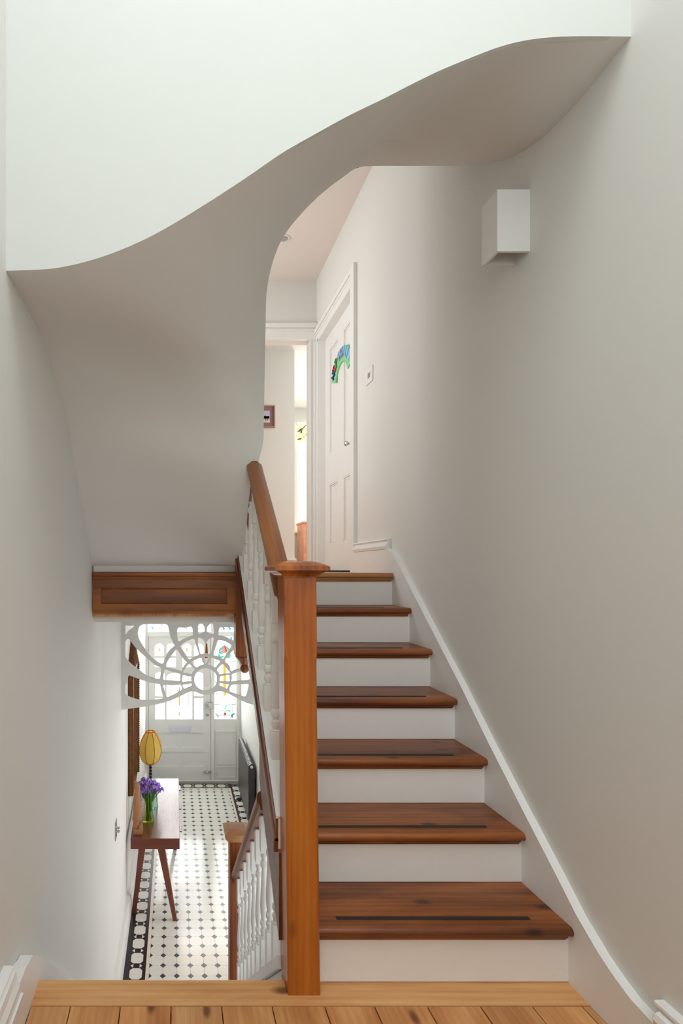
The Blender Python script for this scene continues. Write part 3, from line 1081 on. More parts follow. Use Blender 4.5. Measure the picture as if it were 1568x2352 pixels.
XB = 0.360
rt = lambda Y: .036 + .82 * (Y - 1.815)           # top of upper rail
bn = thing('upper_banister', (XB, 1.72, szt(1.72)), 'brown handrail on white turned spindles climbing from the landing newel into the plaster', 'banister')
obj('handrail', sweep_yz(rail_prof(.070, .062), XB, (1.72, rt(1.72) - .062), (2.375, rt(2.375) - .062)), 'rail', bn, smooth=True, auto=35)
for k in range(-1, 6):
    Y = 2.025 + .15 * k
    zt = szt(Y)
    ztop = rt(Y) - .058
    cut = None
    if Y > 2.36:
        cut = zi2(Y) + .03
        if cut < zt + .03:
            continue
    obj('baluster', baluster(zt - .016, zt + .085, zt + .475, ztop, XB, Y, cut=cut), 'gloss', bn, smooth=True, auto=35)

XB2 = 0.364
lrt = lambda Y: 1.0417 - .9145 * Y
lb = thing('lower_banister', (XB2, 3.0, lzt(3.0)), 'dark brown handrail on white turned spindles beside the lower flight', 'banister')
obj('handrail', sweep_yz(rail_prof(.078, .092), XB2, (2.085, lrt(2.085) - .092), (3.025, lrt(3.025) - .092)), 'rail_low', lb, smooth=True, auto=35)
for k in range(10):
    Y = 2.925 - .1315 * k
    z0 = lzt(Y)
    ztop = lrt(Y) - .086
    cut = None
    if Y < 2.095:
        cut = szb(Y) + .01
        if cut < z0 + .03:
            continue
    obj('baluster', baluster(z0 - .016, z0 + .140, z0 + .49, ztop, XB2, Y, cut=cut), 'gloss', lb, smooth=True, auto=35)

# ------------------------------------------------------------------ bedroom door on the right wall
dr = thing('door_1', (1.34, 4.21, U), kind='structure')
DY0, DY1, DZ1 = 3.78, 4.63, 2.03
XD = 1.33
hol = []
pan = [(3.90, 4.135, .22, .735), (4.275, 4.51, .22, .735), (3.90, 4.135, .99, 1.90), (4.275, 4.51, .99, 1.90)]
b = B().plate([(DY0, U + .014), (DY1, U + .014), (DY1, DZ1), (DY0, DZ1)], [[(p[0], p[2]), (p[1], p[2]), (p[1], p[3]), (p[0], p[3])] for p in pan], XD, XD + .035, axis='X')
obj('door_leaf', b, 'gloss', dr)
for p in pan:
    q = obj('door_panel', B().box(XD + .012, XD + .026, p[0] - .005, p[1] + .005, p[2] - .005, p[3] + .005), 'gloss', dr)
    b = B()
    for ins, t in ((0, .002), (.014, .008)):
        y0, y1, z0, z1 = p[0] + ins, p[1] - ins, p[2] + ins, p[3] - ins
        ring(b, y0, y1, z0, z1, .012, XD + t, XD + .013, 'X')
    obj('panel_moulding', b, 'gloss', q)
b = B()
b.box(XR - .026, XR, 3.68, 3.755, U, 2.165)
b.box(XR - .018, XR - .0005, 3.7552, 3.7795, U, 2.0295)
for a, c, t in ((0, .99, .014), (.01, .2, .019), (.5, .64, .0205), (.72, 1.0, .0252)):
    b.box(XR - t, XR + t * .01, 3.70, 4.725 - t * .02, 2.03 + a * .135, 2.03 + c * .134)
    b.box(XR - t, XR + t * .01, 4.63 + a * .094, 4.63 + c * .094, U, 2.048 - t * .02)
b.box(XR, XD + .035, 3.76, 3.78, U, 2.045)
b.box(XR, XD + .035, 4.63, 4.655, U, 2.045)
b.box(XR + .0002, XD + .034, 3.781, 4.629, 2.0305, 2.0445)
obj('door_frame', b, 'gloss', dr)
obj('threshold', B().box(1.285, 1.365, 3.78, 4.63, U, U + .010), 'gap', dr)  # dark strip coloured as the shadow gap under the door
kb = obj('door_knob', B().lathe([(.020, 0), (.020, -.004), (.008, -.008), (.008, -.022), (.015, -.027), (.020, -.036), (.019, -.044), (.012, -.050), (.003, -.052)], (XD, 3.955, .955), 20, 'X'), 'chrome', dr, smooth=True, auto=40)
obj('keyhole_plate', B().lathe([(.014, 0), (.014, -.003), (.011, -.005), (.002, -.005)], (XD, 3.955, 1.012), 16, 'X'), 'chrome', dr)
obj('door_stop_wall', B().box(XD + .036, XR + .14, 3.75, 4.66, U, 2.045), 'gloss', dr)

# ------------------------------------------------------------------ rainbow sign
cy, cz, ro, ri = 4.155, 1.492, .272, .168
sg = thing('rainbow_sign', (XD - .01, cy, cz), 'child\'s painted rainbow-shaped wooden name sign on the white panelled door', 'sign')


def arc(r0, r1, a0, a1, n=14):
    return [(cy + r1 * math.cos(a0 + (a1 - a0) * i / n), cz + r1 * math.sin(a0 + (a1 - a0) * i / n)) for i in range(n + 1)] + \
           [(cy + r0 * math.cos(a1 + (a0 - a1) * i / n), cz + r0 * math.sin(a1 + (a0 - a1) * i / n)) for i in range(n + 1)]


d2 = math.radians
obj('backboard', B().prism(arc(ri - .012, ro, d2(18), d2(162), 28), 'X', XD - .012, XD - .001), 'p_green', sg)
obj('sea_panel', B().prism(arc(ri + .022, ro - .003, d2(70), d2(150), 20), 'X', XD - .0145, XD - .012), 'p_sky', sg)
for k, a in enumerate((76, 86, 97, 108, 120, 133)):
    obj('wave_stripe', B().prism(arc(ri + .024, ro - .004, d2(a), d2(a + 3.6), 3), 'X', XD - .0165, XD - .0145), 'p_sea', sg)


def pol(r, a):
    return (cy + r * math.cos(d2(a)), cz + r * math.sin(d2(a)))


for r, a, m in ((.243, 92, 'p_pink'), (.208, 82, 'p_pink'), (.205, 102, 'p_pink'), (.235, 68, 'p_orange'), (.20, 94, 'p_teal')):
    c = pol(r, a)
    obj('fish', B().prism([(c[0] - .012, c[1]), (c[0], c[1] + .014), (c[0] + .013, c[1] + .002), (c[0] + .004, c[1] - .016)], 'X', XD - .019, XD - .0165), m, sg)


def stroke(pts, w, m, nm='letter'):
    b = B()
    for p, q in zip(pts[:-1], pts[1:]):
        p, q = Vector(pol(*p)), Vector(pol(*q))
        t = (q - p).normalized()
        nrm = Vector((-t.y, t.x)) * w / 2
        b.prism([tuple(p + nrm), tuple(q + nrm), tuple(q - nrm), tuple(p - nrm)], 'X', XD - .022, XD - .012)
    obj(nm, b, m, sg)


stroke([(.262, 26), (.225, 30), (.205, 24)], .012, 'p_navy')
stroke([(.225, 30), (.20, 36)], .012, 'p_navy')
stroke([(.270, 40), (.190, 36)], .013, 'p_navy')
stroke([(.262, 34), (.23, 40), (.195, 44)], .013, 'p_navy')
stroke([(.266, 47), (.190, 47)], .020, 'p_red')
stroke([(.262, 42), (.23, 49), (.205, 53)], .014, 'p_red')
stroke([(.266, 61), (.190, 55)], .024, 'p_dgreen')
stroke([(.262, 55), (.24, 60)], .016, 'p_dgreen')

# ------------------------------------------------------------------ switches, sconce, downlight
sw = thing('light_switch', (XR, 3.44, 1.24), 'small square white light switch on the wall beside the panelled door', 'light switch')
obj('plate', B().bbox(XR - .007, XR, 3.380, 3.497, 1.228, 1.327, .002, 1), 'plate', sw)
for k in range(3):
    obj('rocker', B().box(XR - .009, XR - .006, 3.420 + k * .014, 3.430 + k * .014, 1.262, 1.295), 'grey', sw)

sc = thing('wall_sconce', (XR, 1.93, 1.15), 'white plaster box wall light, open at the foot, on the stair wall', 'wall light')
ya, yb2, xa = 1.888, 1.985, 1.162
z0, z1 = (VY - 577) / FPX * ya, (VY - 435) / FPX * ya
t = .010
b = B().prism([(XR, ya), (xa, ya), (xa, yb2), (XR, yb2), (XR, yb2 - t), (xa + t, yb2 - t), (xa + t, ya + t), (XR, ya + t)], 'Z', z0, z1)
obj('shell', b, 'plaster', sc)
obj('back_plate', B().box(XR - .025, XR, ya + .02, yb2 - .02, z0 + .05, z1 - .05), 'plaster', sc)
obj('lamp_holder', B().box(xa + .03, XR - .025, ya + .03, yb2 - .03, z0 + .07, z1 - .06), 'plaster', sc)

dl = at(652, 548, CE * FPX / (VY - 548))
dn_l = thing('downlight', (dl[0], dl[1], CE - .012), 'small round white recessed downlight in the landing ceiling', 'ceiling light')
obj('rim', B().lathe([(.030, -.002), (.046, -.008), (.050, -.003), (.050, 0), (.03, 0)], (dl[0], dl[1], CE), 24), 'plate', dn_l, smooth=True)
obj('lamp_face', B().lathe([(.030, -.006), (.029, -.0045), (.002, -.003)], (dl[0], dl[1], CE), 20), 'grey', dn_l)

ds = thing('dimmer_switch', (XLH, 4.0, -2.1), 'polished nickel double dimmer switch on the hall wall above the stair', 'light switch')
yc = 4.02
xw = -.4568
pz = (VY - 1905) / FPX * yc
obj('plate', B().bbox(xw, xw + .006, yc - .045, yc + .045, pz - .07, pz + .07, .002, 1), 'chrome', ds)
for k in (-1, 1):
    obj('knob', B().lathe([(.008, 0), (.008, .008), (.010, .010), (.010, .022), (.008, .025), (.001, .025)], (xw + .006, yc, pz + k * .0135), 16, 'X'), 'chrome', ds, smooth=True, auto=35)

# ------------------------------------------------------------------ picture, chest and blind in the bedroom
YP = 6.25
px = lambda x: (x - VX) / FPX * YP
pz_ = lambda y: (VY - y) / FPX * YP
pc = thing('framed_picture', (1.05, YP, pz_(983)), 'small wood-framed picture with mauve mount on the pale wall past the doorway', 'picture')
x0, x1, za, zb_ = px(581), px(631), pz_(983), pz_(932)
b = B()
fw = .016
ring(b, x0, x1, za, zb_, fw, YP - .022, YP - .001)
obj('frame', b, 'frame', pc)
obj('mount', B().box(x0 + .01, x1 - .01, YP - .010, YP - .002, za + .01, zb_ - .01), 'mount', pc)
pr = obj('print', B().box(px(593), px(619), YP - .012, YP - .010, pz_(971), pz_(944)), 'p_lilac', pc)
for (a, c, e, f, m) in ((593, 619, 971, 966, 'p_white'), (593, 619, 966, 956, 'p_sand'), (594, 618, 962, 956.5, 'p_orange'), (608, 609, 957, 953, 'p_navy'), (602, 603.4, 967, 960, 'p_brown'),
                        (609, 610.4, 968, 961, 'p_brown'), (613.5, 614.8, 967, 961, 'p_brown')):
    obj('print_patch', B().box(px(a), px(c), YP - .0132, YP - .012, pz_(e), pz_(f)), m, pr)

ch = thing('chest_of_drawers', (2.35, 8.2, U), 'pine chest of drawers standing below the bedroom window', 'chest of drawers')
cx0, cx1, cy0, cy1, ct = 1.968, 2.75, 8.0, 8.44, .745
obj('carcass', B().box(cx0, cx1, cy0 + .012, cy1, U, ct - .03), 'chest', ch)
obj('top', B().bbox(cx0 - .02, cx1 + .02, cy0 - .01, cy1, ct - .03, ct, .006, 2), 'chest', ch)
for k in range(4):
    d = obj('drawer', B().bbox(cx0 + .04, cx1 - .04, cy0, cy0 + .02, U + .05 + k * .165, U + .20 + k * .165, .004, 1), 'chest', ch)
    for q in (.25, .75):
        obj('knob', B().lathe([(.008, 0), (.008, -.012), (.016, -.018), (.014, -.026), (.001, -.028)], (cx0 + .04 + q * (cx1 - cx0 - .08), cy0, U + .125 + k * .165), 14, 'Y'), 'chest', d, smooth=True)

bl = thing('roman_blind', (2.45, 8.46, 2.08), 'yellow printed roman blind half raised at the bedroom window', 'blind')
bz = lambda y: (VY - y) / FPX * 8.46
bx = lambda x: (x - VX) / FPX * 8.46
for k, (a, c) in enumerate(((976, 990), (990, 1001), (1001, 1015))):
    obj('fold', B().prism([(8.455, bz(a)), (8.440 - .004 * k, bz(c) + .02), (8.440 - .004 * k, bz(c) - .01), (8.47, bz(c)), (8.47, bz(a))], 'X', 1.965, 2.95), 'blind', bl)
obj('head_rail', B().box(1.96, 2.96, 8.44, 8.48, bz(976), bz(970)), 'gloss', bl)


def leaf2(nm, pts, y, m):
    obj(nm, B().prism([(bx(p[0]), bz(p[1])) for p in pts], 'Y', y - .002, y), m, bl)


leaf2('printed_bird', [(682, 993), (688, 986), (694, 984), (698, 979), (703, 977), (697, 984), (692, 990), (686, 993)], 8.431, 'p_ink')
leaf2('printed_bird', [(688, 996), (690, 988), (693, 990), (692, 996)], 8.430, 'p_ink')
leaf2('printed_flower', [(699, 1000), (702, 996.5), (706, 997), (706, 1001), (702, 1002)], 8.424, 'p_ochre')
leaf2('printed_flower', [(692, 1005), (696, 1003), (699, 1004), (697, 1006)], 8.424, 'p_ochre')
leaf2('printed_sprig', [(681, 1010), (686, 1008), (692, 1007.5), (690, 1011), (683, 1012)], 8.420, 'p_ink')

# ------------------------------------------------------------------ fretwork screen
YFR = 4.40
fs = thing('fretwork_screen', (0.15, YFR, -1.2), 'white painted art nouveau fretwork screen spanning the hall', 'fretwork screen')


def fz(p):
    x, y = 270 + p[0] / 4.7515, 1410 + p[1] / 4.7515
    return ((x - VX) / FPX * YFR, (VY - y) / FPX * YFR)


fo = [(50, 1043), (78, 1040), (180, 1028), (300, 1012), (400, 995), (500, 970), (580, 945), (650, 915), (710, 885), (770, 856), (800, 847), (830, 846), (860, 853), (900, 872), (940, 884), (970, 886),
      (1010, 878), (1050, 862), (1085, 846), (1115, 842), (1150, 848), (1210, 872), (1280, 908), (1350, 945), (1410, 972), (1470, 990), (1560, 1000), (1640, 1002), (1640, -40), (50, -40)]
fh = [
    [(78.5, 132), (120, 129), (178, 128), (165, 150), (120, 182), (92, 225), (80, 240)],
    [(245, 130), (300, 113), (400, 112), (520, 112), (550, 135), (560, 180), (574, 240), (600, 305), (622, 345), (590, 378), (555, 412), (522, 470), (498, 540), (470, 545), (420, 515), (350, 455), (290, 372), (240, 292), (220, 232), (223, 178)],
    [(80, 335), (90, 292), (115, 272), (138, 290), (180, 350), (260, 430), (350, 510), (420, 565), (468, 588), (470, 640), (462, 700), (450, 714), (420, 712), (360, 692), (300, 665), (230, 612), (160, 560), (112, 512), (85, 460), (79, 400)],
    [(115, 685), (130, 674), (180, 690), (260, 720), (340, 745), (420, 762), (462, 772), (475, 830), (495, 900), (497, 925), (440, 938), (350, 945), (270, 945), (190, 930), (120, 905), (95, 885), (80, 840), (81, 800), (95, 760), (108, 720)],
    [(645, 390), (690, 455), (735, 510), (757, 530), (725, 570), (705, 610), (696, 630), (650, 615), (580, 595), (527, 575), (545, 520), (585, 460)],
    [(515, 608), (580, 630), (640, 645), (682, 658), (682, 700), (682, 736), (620, 735), (545, 728), (498, 720), (503, 660)],
    [(500, 780), (580, 778), (640, 778), (688, 775), (702, 832), (640, 870), (590, 895), (543, 914), (528, 890), (510, 830)],
    [(650, 185), (662, 152), (700, 148), (735, 152), (775, 142), (805, 142), (818, 165), (820, 220), (826, 236), (770, 255), (715, 280), (670, 306), (658, 285), (650, 240)],
    [(835, 275), (855, 340), (880, 410), (888, 447), (840, 470), (800, 494), (775, 496), (740, 440), (705, 390), (685, 350), (740, 305), (790, 284)],
    [(880, 120), (900, 108), (930, 116), (950, 150), (950, 190), (920, 212), (885, 220), (878, 180)],
    [(985, 132), (1010, 111), (1040, 111), (1048, 160), (1050, 218), (1010, 216), (980, 200), (970, 168)],
    [(880, 262), (905, 265), (940, 290), (962, 332), (985, 287), (1020, 263), (1048, 262), (1045, 310), (1030, 370), (1012, 437), (960, 432), (908, 441), (890, 380), (875, 310)],
    [(1110, 160), (1125, 146), (1170, 145), (1250, 145), (1275, 165), (1275, 220), (1264, 297), (1210, 265), (1150, 243), (1100, 232), (1104, 190)],
    [(1088, 302), (1110, 285), (1160, 295), (1210, 320), (1242, 350), (1215, 400), (1185, 450), (1155, 496), (1110, 470), (1042, 452), (1060, 390)],
    [(805, 530), (850, 500), (912, 480), (925, 520), (942, 553), (900, 568), (860, 588), (830, 560)],
    [(946, 471), (972, 469), (1000, 472), (985, 510), (966, 553), (955, 520)],
    [(1016, 480), (1070, 495), (1122, 521), (1095, 555), (1070, 591), (1030, 573), (988, 556), (1003, 515)],
    [(780, 548), (812, 578), (842, 606), (818, 640), (806, 664), (760, 652), (716, 640), (738, 595)],
    [(714, 670), (760, 680), (806, 688), (802, 715), (806, 740), (755, 742), (707, 746), (706, 705)],
    [(710, 776), (760, 768), (806, 760), (805, 790), (770, 806), (733, 822), (718, 808)],
    [(1142, 550), (1185, 590), (1213, 625), (1226, 652), (1175, 656), (1113, 664), (1104, 640), (1084, 610)],
    [(1119, 685), (1165, 675), (1216, 668), (1224, 705), (1222, 741), (1170, 739), (1117, 738)],
    [(1118, 756), (1165, 764), (1213, 772), (1206, 800), (1194, 823), (1155, 803), (1113, 784)],
    [(1280, 384), (1300, 470), (1335, 560), (1348, 594), (1290, 610), (1239, 632), (1225, 580), (1200, 545), (1163, 520), (1200, 470), (1240, 420)],
    [(1248, 658), (1330, 632), (1420, 608), (1436, 660), (1442, 722), (1340, 730), (1245, 742), (1249, 700)],
    [(1243, 776), (1350, 770), (1430, 770), (1420, 840), (1396, 907), (1330, 890), (1242, 860), (1222, 836)],
]
holes = [[fz(p) for p in smooth_loop(h, 3)] for h in fh]
holes.append([fz((962 + 127 * math.cos(2 * PI * i / 40), 718 + 124 * math.sin(2 * PI * i / 40))) for i in range(40)])
fo2 = [fz(p) for p in fo]
obj('fret_panel', B().plate(fo2, holes, YFR, YFR + .022), 'wall', fs)
bx0, bx1 = XLH, (288 - VX) / FPX * YFR
obj('batten', B().box(XLH, bx1, YFR - .014, YFR + .034, (VY - 1629) / FPX * YFR, HC - .005), 'wall', fs)
obj('head_batten', B().box(bx1, .70, YFR - .012, YFR + .03, (VY - 1430.5) / FPX * YFR, HC - .005), 'wall', fs)

# ------------------------------------------------------------------ pendant lamp behind the fretwork
pl = at(477, 1560, 5.0)
YPN = 5.0
ppx = YPN / FPX
plx = pl[0] - 9 * ppx * 0
pd = thing('pendant_lamp', (plx, YPN, HC), 'clear glass teardrop pendant lamp with copper holder hanging in the hall', 'pendant lamp')
zt = lambda y: (VY - y) / FPX * YPN
cxp = (474 - VX) / FPX * YPN
obj('cord', B().tube([(cxp, YPN, HC), (cxp, YPN, zt(1505))], .0025, 6), 'ebony', pd)
obj('holder', B().lathe([(.003, .14), (.008, .13), (.012, .06), (.016, .02), (.016, 0), (.004, 0)], (cxp, YPN, zt(1511)), 16), 'copper', pd, smooth=True)
obj('glass_shade', B().lathe([(.018, 0), (.020, -.04), (.030, -.09), (.044, -.15), (.050, -.20), (.044, -.245), (.026, -.272), (.004, -.28)], (cxp, YPN, zt(1511)), 28), 'bulb', pd, smooth=True)
obj('ceiling_rose', B().lathe([(.04, -.02), (.045, -.004), (.045, 0)], (cxp, YPN, HC - .004), 20), 'plate', pd)

# ------------------------------------------------------------------ front door, sidelight and fanlight
dpx = YD / FPX
dx = lambda x: (x - VX) * dpx
dz = lambda y: (VY - y) * dpx
fd = thing('door_2', (dx(412), YD, G), kind='structure')


def zo(x, y):
    """pixel of the 320..560 close-up"""
    return (dx(320 + x / 6.533), dz(1420 + y / 6.533))


def rect(x0, x1, y0, y1):
    return [(dx(x0), dz(y1)), (dx(x1), dz(y1)), (dx(x1), dz(y0)), (dx(x0), dz(y0))]


def arch(x0, x1, y0, y1, rise):
    xm, hw = (x0 + x1) / 2, (x1 - x0) / 2
    pts = [(dx(x0), dz(y1)), (dx(x1), dz(y1)), (dx(x1), dz(y0 + rise))]
    for i in range(1, 12):
        a = PI * i / 12
        pts.append((dx(xm + hw * math.cos(a) * (.92 if 2 < i < 10 else 1)), dz(y0 + rise - rise * math.sin(a))))
    pts.append((dx(x0), dz(y0 + rise)))
    return pts


dh = []
for x0, x1 in ((355.5, 376.3), (382.8, 403.4), (418.7, 439.4), (445.5, 467)):
    dh.append(arch(x0, x1, 1477.4, 1506, 9))
    dh.append(rect(x0, x1, 1511, 1531.4))
dh.append(arch(382.8, 441, 1543, 1651, 11))
dh.append(arch(356.7, 379, 1543, 1598, 6))
dh.append(rect(356.7, 379, 1603, 1651))
dh.append(arch(445.5, 466, 1543, 1598, 6))
dh.append(rect(445.5, 466, 1603, 1651))
ph = [rect(357, 408, 1682, 1716.5), rect(417, 468.5, 1682, 1716.5), rect(357, 408, 1725.7, 1760), rect(417, 468.5, 1725.7, 1760)]
lf = obj('door_leaf', B().plate(rect(340.6, 483.4, 1461.5, 1789.5), dh + ph, YD - .02, YD + .025), 'gloss', fd)
for p in ph:
    q = obj('door_panel', B().prism(p, 'Y', YD - .004, YD + .012), 'gloss', fd)
    (xa, za), (xb, zb1) = p[0], p[2]
    b = B()
    ring(b, xa, xb, za, zb1, .012, YD - .014, YD - .003)
    obj('panel_moulding', b, 'gloss', q)
for k, hl in enumerate(dh):
    obj('glass_pane', B().prism(hl, 'Y', YD, YD + .006), 'g_clear', fd)


def motif(parent, nm, pts, m, y=YD - .004, th=.003):
    obj(nm, B().prism(pts, 'Y', y, y + th), m, parent)


for xc in (366, 393, 429, 456):
    motif(fd, 'diamond_pane', [(dx(xc - 2.3), dz(1493)), (dx(xc), dz(1497)), (dx(xc + 2.3), dz(1493)), (dx(xc), dz(1487))], 'g_yellow')
motif(fd, 'tulip_pane', [(dx(411.5 - 2), dz(1590)), (dx(411.5), dz(1592)), (dx(413.5), dz(1590)), (dx(411.5), dz(1575))], 'g_pink')
motif(fd, 'stem_pane', rect(410.3, 412.6, 1592, 1620), 'g_yellow')
motif(fd, 'drop_pane', [(dx(409.8), dz(1640)), (dx(411.5), dz(1643)), (dx(413.2), dz(1640)), (dx(411.5), dz(1634))], 'g_yellow')
motif(fd, 'leaf_pane', [(dx(412), dz(1590)), (dx(417), dz(1583)), (dx(416), dz(1588))], 'g_teal')
motif(fd, 'leaf_pane', [(dx(411), dz(1590)), (dx(406), dz(1583)), (dx(407), dz(1588))], 'g_teal')
b = B()
for a in ((390.4, 391, 1550, 1620), (432, 432.6, 1545, 1620), (411.3, 411.7, 1552, 1650), (383, 390, 1592, 1592.5), (432, 441, 1597, 1597.5), (432, 441, 1558, 1558.5)):
    b.box(dx(a[0]), dx(a[1]), YD - .006, YD - .001, dz(a[3]), dz(a[2]))
obj('lead_came', b, 'lead', fd)
lp = obj('letter_plate', B().bbox(dx(387.5), dx(438.5), YD - .028, YD - .020, dz(1682), dz(1664.5), .002, 1), 'letter', fd)
obj('letter_flap', B().bbox(dx(391.5), dx(435), YD - .036, YD - .028, dz(1679), dz(1669), .003, 2), 'letter', lp)
lk = obj('rim_lock', B().bbox(dx(474), dx(487), YD - .06, YD - .02, dz(1625.5), dz(1612.5), .004, 2), 'chrome', fd)
obj('snib', B().lathe([(.022, 0), (.022, -.014), (.012, -.02), (.001, -.02)], (dx(476.5), YD - .06, dz(1619)), 18, 'Y'), 'chrome', lk, smooth=True, auto=40)
obj('snib_lever', B().bbox(dx(468), dx(476), YD - .066, YD - .05, dz(1622), dz(1619.5), .003, 1), 'chrome', lk)
obj('cylinder', B().lathe([(.022, 0), (.022, -.006), (.012, -.010), (.001, -.010)], (dx(475.5), YD - .02, dz(1641)), 18, 'Y'), 'chrome', fd, smooth=True, auto=40)
bo = obj('bolt', B().tube([(dx(467), YD - .036, dz(1772)), (dx(485), YD - .036, dz(1771))], .010, 10), 'chrome', fd, smooth=True)
obj('bolt_plate', B().box(dx(474), dx(482), YD - .030, YD - .020, dz(1774), dz(1769)), 'chrome', bo)
# frame around door and lights
b = B()
HT = HC - .004
b.box(XLH, dx(340), YD - .06, YD + .06, G, HT)
b.box(dx(484), dx(491.5), YD - .035, YD + .06, G, dz(1460))
b.box(dx(541.8), 1.0, YD - .045, YD + .06, G, HT)
b.box(dx(340), dx(541.8), YD - .04, YD + .06, dz(1461), dz(1450.5))
b.box(dx(340), dx(541.8), YD - .04, YD + .06, -.36, HT)
b.box(dx(491.5), dx(541.8), YD - .02, YD + .06, dz(1791), dz(1650.5))
b.box(dx(338), dx(343), YD + .026, YD + .06, G, dz(1460))
b.box(dx(481), dx(486), YD + .026, YD + .06, G, dz(1460))
b.box(dx(340), dx(486), YD + .026, YD + .06, dz(1464), dz(1460))
b.box(dx(340), dx(486), YD + .026, YD + .06, G, dz(1786))
obj('door_frame', b, 'gloss', fd)
obj('threshold', B().box(XLH, 1.0, YD - .07, YD + .06, G - .004, dz(1790)), 'gloss', fd)
b = B()
for r in (rect(495, 541, 1678, 1754), rect(495, 541, 1758.5, 1785)):
    (xa, za), (xb, zb1) = r[0], r[2]
    ring(b, xa, xb, za, zb1, .014, YD - .034, YD - .019)
obj('side_panel_moulding', b, 'gloss', fd)

# sidelight: leaded panes
sl = thing('window_2', (dx(516), YD, dz(1650)), kind='structure')


def sq(x, y):
    return (dx(480 + x / 10.69), dz(1440 + y / 10.69))


def srect(x0, x1, y0, y1):
    a, c = sq(x0, y1), sq(x1, y0)
    return [a, (c[0], a[1]), c, (a[0], c[1])]


YG = YD + .01
ysp = [225, 560, 845, 1375, 1640, 1900, 2165, 2255]
for k in range(7):
    obj('glass_pane', B().prism(srect(125, 192, ysp[k] + 2, ysp[k + 1] - 2), 'Y', YG, YG + .004), 'g_cream', sl)
    obj('glass_pane', B().prism(srect(580, 660, ysp[k] + 2, ysp[k + 1] - 2), 'Y', YG, YG + .004), 'g_cream', sl)
    m = 'g_cream' if k == 6 else 'g_clear'
    obj('glass_pane', B().prism(srect(198, 385, ysp[k] + 2, ysp[k + 1] - 2), 'Y', YG, YG + .004), m, sl)
    obj('glass_pane', B().prism(srect(389, 574, ysp[k] + 2, ysp[k + 1] - 2), 'Y', YG, YG + .004), 'g_mint' if k == 5 else m, sl)


def sm(nm, pts, m, k=3):
    pts = smooth_loop(pts, k) if k else pts
    obj(nm, B().prism([sq(*p) for p in pts], 'Y', YG - .006, YG - .002), m, sl)


sm('tulip_pane', [(375, 455), (420, 520), (452, 590), (430, 630), (378, 645), (330, 630), (300, 590), (330, 520)], 'g_pink')
sm('tulip_heart', [(380, 470), (440, 560), (445, 600), (400, 600), (385, 540)], 'g_red')
sm('leaf_pane', [(365, 465), (320, 490), (260, 545), (290, 580), (330, 520)], 'g_teal')
sm('leaf_pane', [(390, 465), (440, 490), (500, 545), (468, 580), (430, 520)], 'g_teal')
sm('leaf_pane', [(240, 600), (300, 600), (330, 640), (375, 655), (300, 665), (250, 655)], 'g_teal')
sm('leaf_pane', [(515, 600), (460, 600), (430, 640), (385, 655), (460, 665), (510, 655)], 'g_teal')
sm('leaf_pane', [(225, 680), (260, 670), (270, 705), (310, 720), (360, 700), (350, 745), (300, 768), (240, 745)], 'g_teal')
sm('leaf_pane', [(535, 680), (500, 670), (490, 705), (450, 720), (400, 700), (410, 745), (460, 768), (520, 745)], 'g_teal')
sm('bud_pane', [(235, 575), (262, 555), (290, 575), (262, 592)], 'g_red')
sm('bud_pane', [(525, 575), (498, 555), (470, 575), (498, 592)], 'g_red')
sm('stem_pane', [(378, 660), (372, 740), (350, 960), (352, 1500), (352, 1660), (386, 1695), (418, 1660), (416, 1500), (412, 960), (395, 760)], 'g_yellow', 0)
sm('leaf_pane', [(330, 1215), (360, 1215), (385, 1245), (420, 1205), (478, 1205), (440, 1222), (390, 1260)], 'g_mint')
sm('leaf_pane', [(255, 1660), (320, 1680), (375, 1720), (390, 1780), (400, 1720), (440, 1680), (505, 1660), (440, 1655), (390, 1700), (320, 1655)], 'g_mint')
sm('lily_pane', [(258, 1690), (300, 1860), (388, 2025), (470, 1880), (515, 1690), (440, 1720), (390, 1790), (330, 1720)], 'g_clear')
sm('leaf_pane', [(250, 2110), (280, 2050), (340, 2040), (385, 2080), (330, 2070), (285, 2085)], 'g_mint')
sm('leaf_pane', [(530, 2110), (500, 2050), (440, 2040), (395, 2080), (450, 2070), (495, 2085)], 'g_mint')
sm('red_boss', [(390 + 30 * math.cos(PI * i / 5), 2135 + 30 * math.sin(PI * i / 5)) for i in range(10)], 'g_red')
sm('corner_pane', [(140, 2140), (190, 2135), (235, 2175), (232, 2240), (210, 2240), (205, 2190), (170, 2155)], 'g_sky')
sm('corner_pane', [(645, 2140), (600, 2125), (545, 2165), (555, 2235), (580, 2235), (580, 2190), (610, 2155)], 'g_blue')
sm('corner_pane', [(535, 240), (560, 250), (560, 300), (590, 345), (545, 330), (518, 285)], 'g_blue')
sm('corner_pane', [(205, 300), (240, 310), (225, 330), (208, 325)], 'g_sky')
b = B()
for a in ((192, 198, 225, 2255), (574, 580, 225, 2255), (385, 389, 225, 470), (385, 389, 1780, 2255), (125, 660, 842, 848), (125, 250, 1372, 1378), (520, 660, 1372, 1378), (125, 250, 1637, 1643),
          (520, 660, 1637, 1643), (125, 300, 1897, 1903), (478, 660, 1897, 1903), (230, 560, 2162, 2168), (125, 200, 557, 563), (575, 660, 557, 563), (648, 653, 225, 2255)):
    r = srect(*a)
    b.prism(r, 'Y', YG - .008, YG - .002)
for ptsx in ([(258, 1690), (300, 1860), (388, 2025)], [(515, 1690), (470, 1880), (388, 2025)], [(375, 455), (330, 520), (300, 590), (378, 645), (452, 590), (430, 520), (375, 455)], [(365, 465), (260, 545), (240, 620), (300, 660)],
             [(390, 465), (500, 545), (520, 620), (460, 660)], [(250, 2110), (280, 2050), (340, 2040), (385, 2080)], [(530, 2110), (500, 2050), (440, 2040), (395, 2080)], [(345, 970), (285, 1160)]):
    b.tube([(sq(*p)[0], YG - .006, sq(*p)[1]) for p in ptsx], .0022, 4)
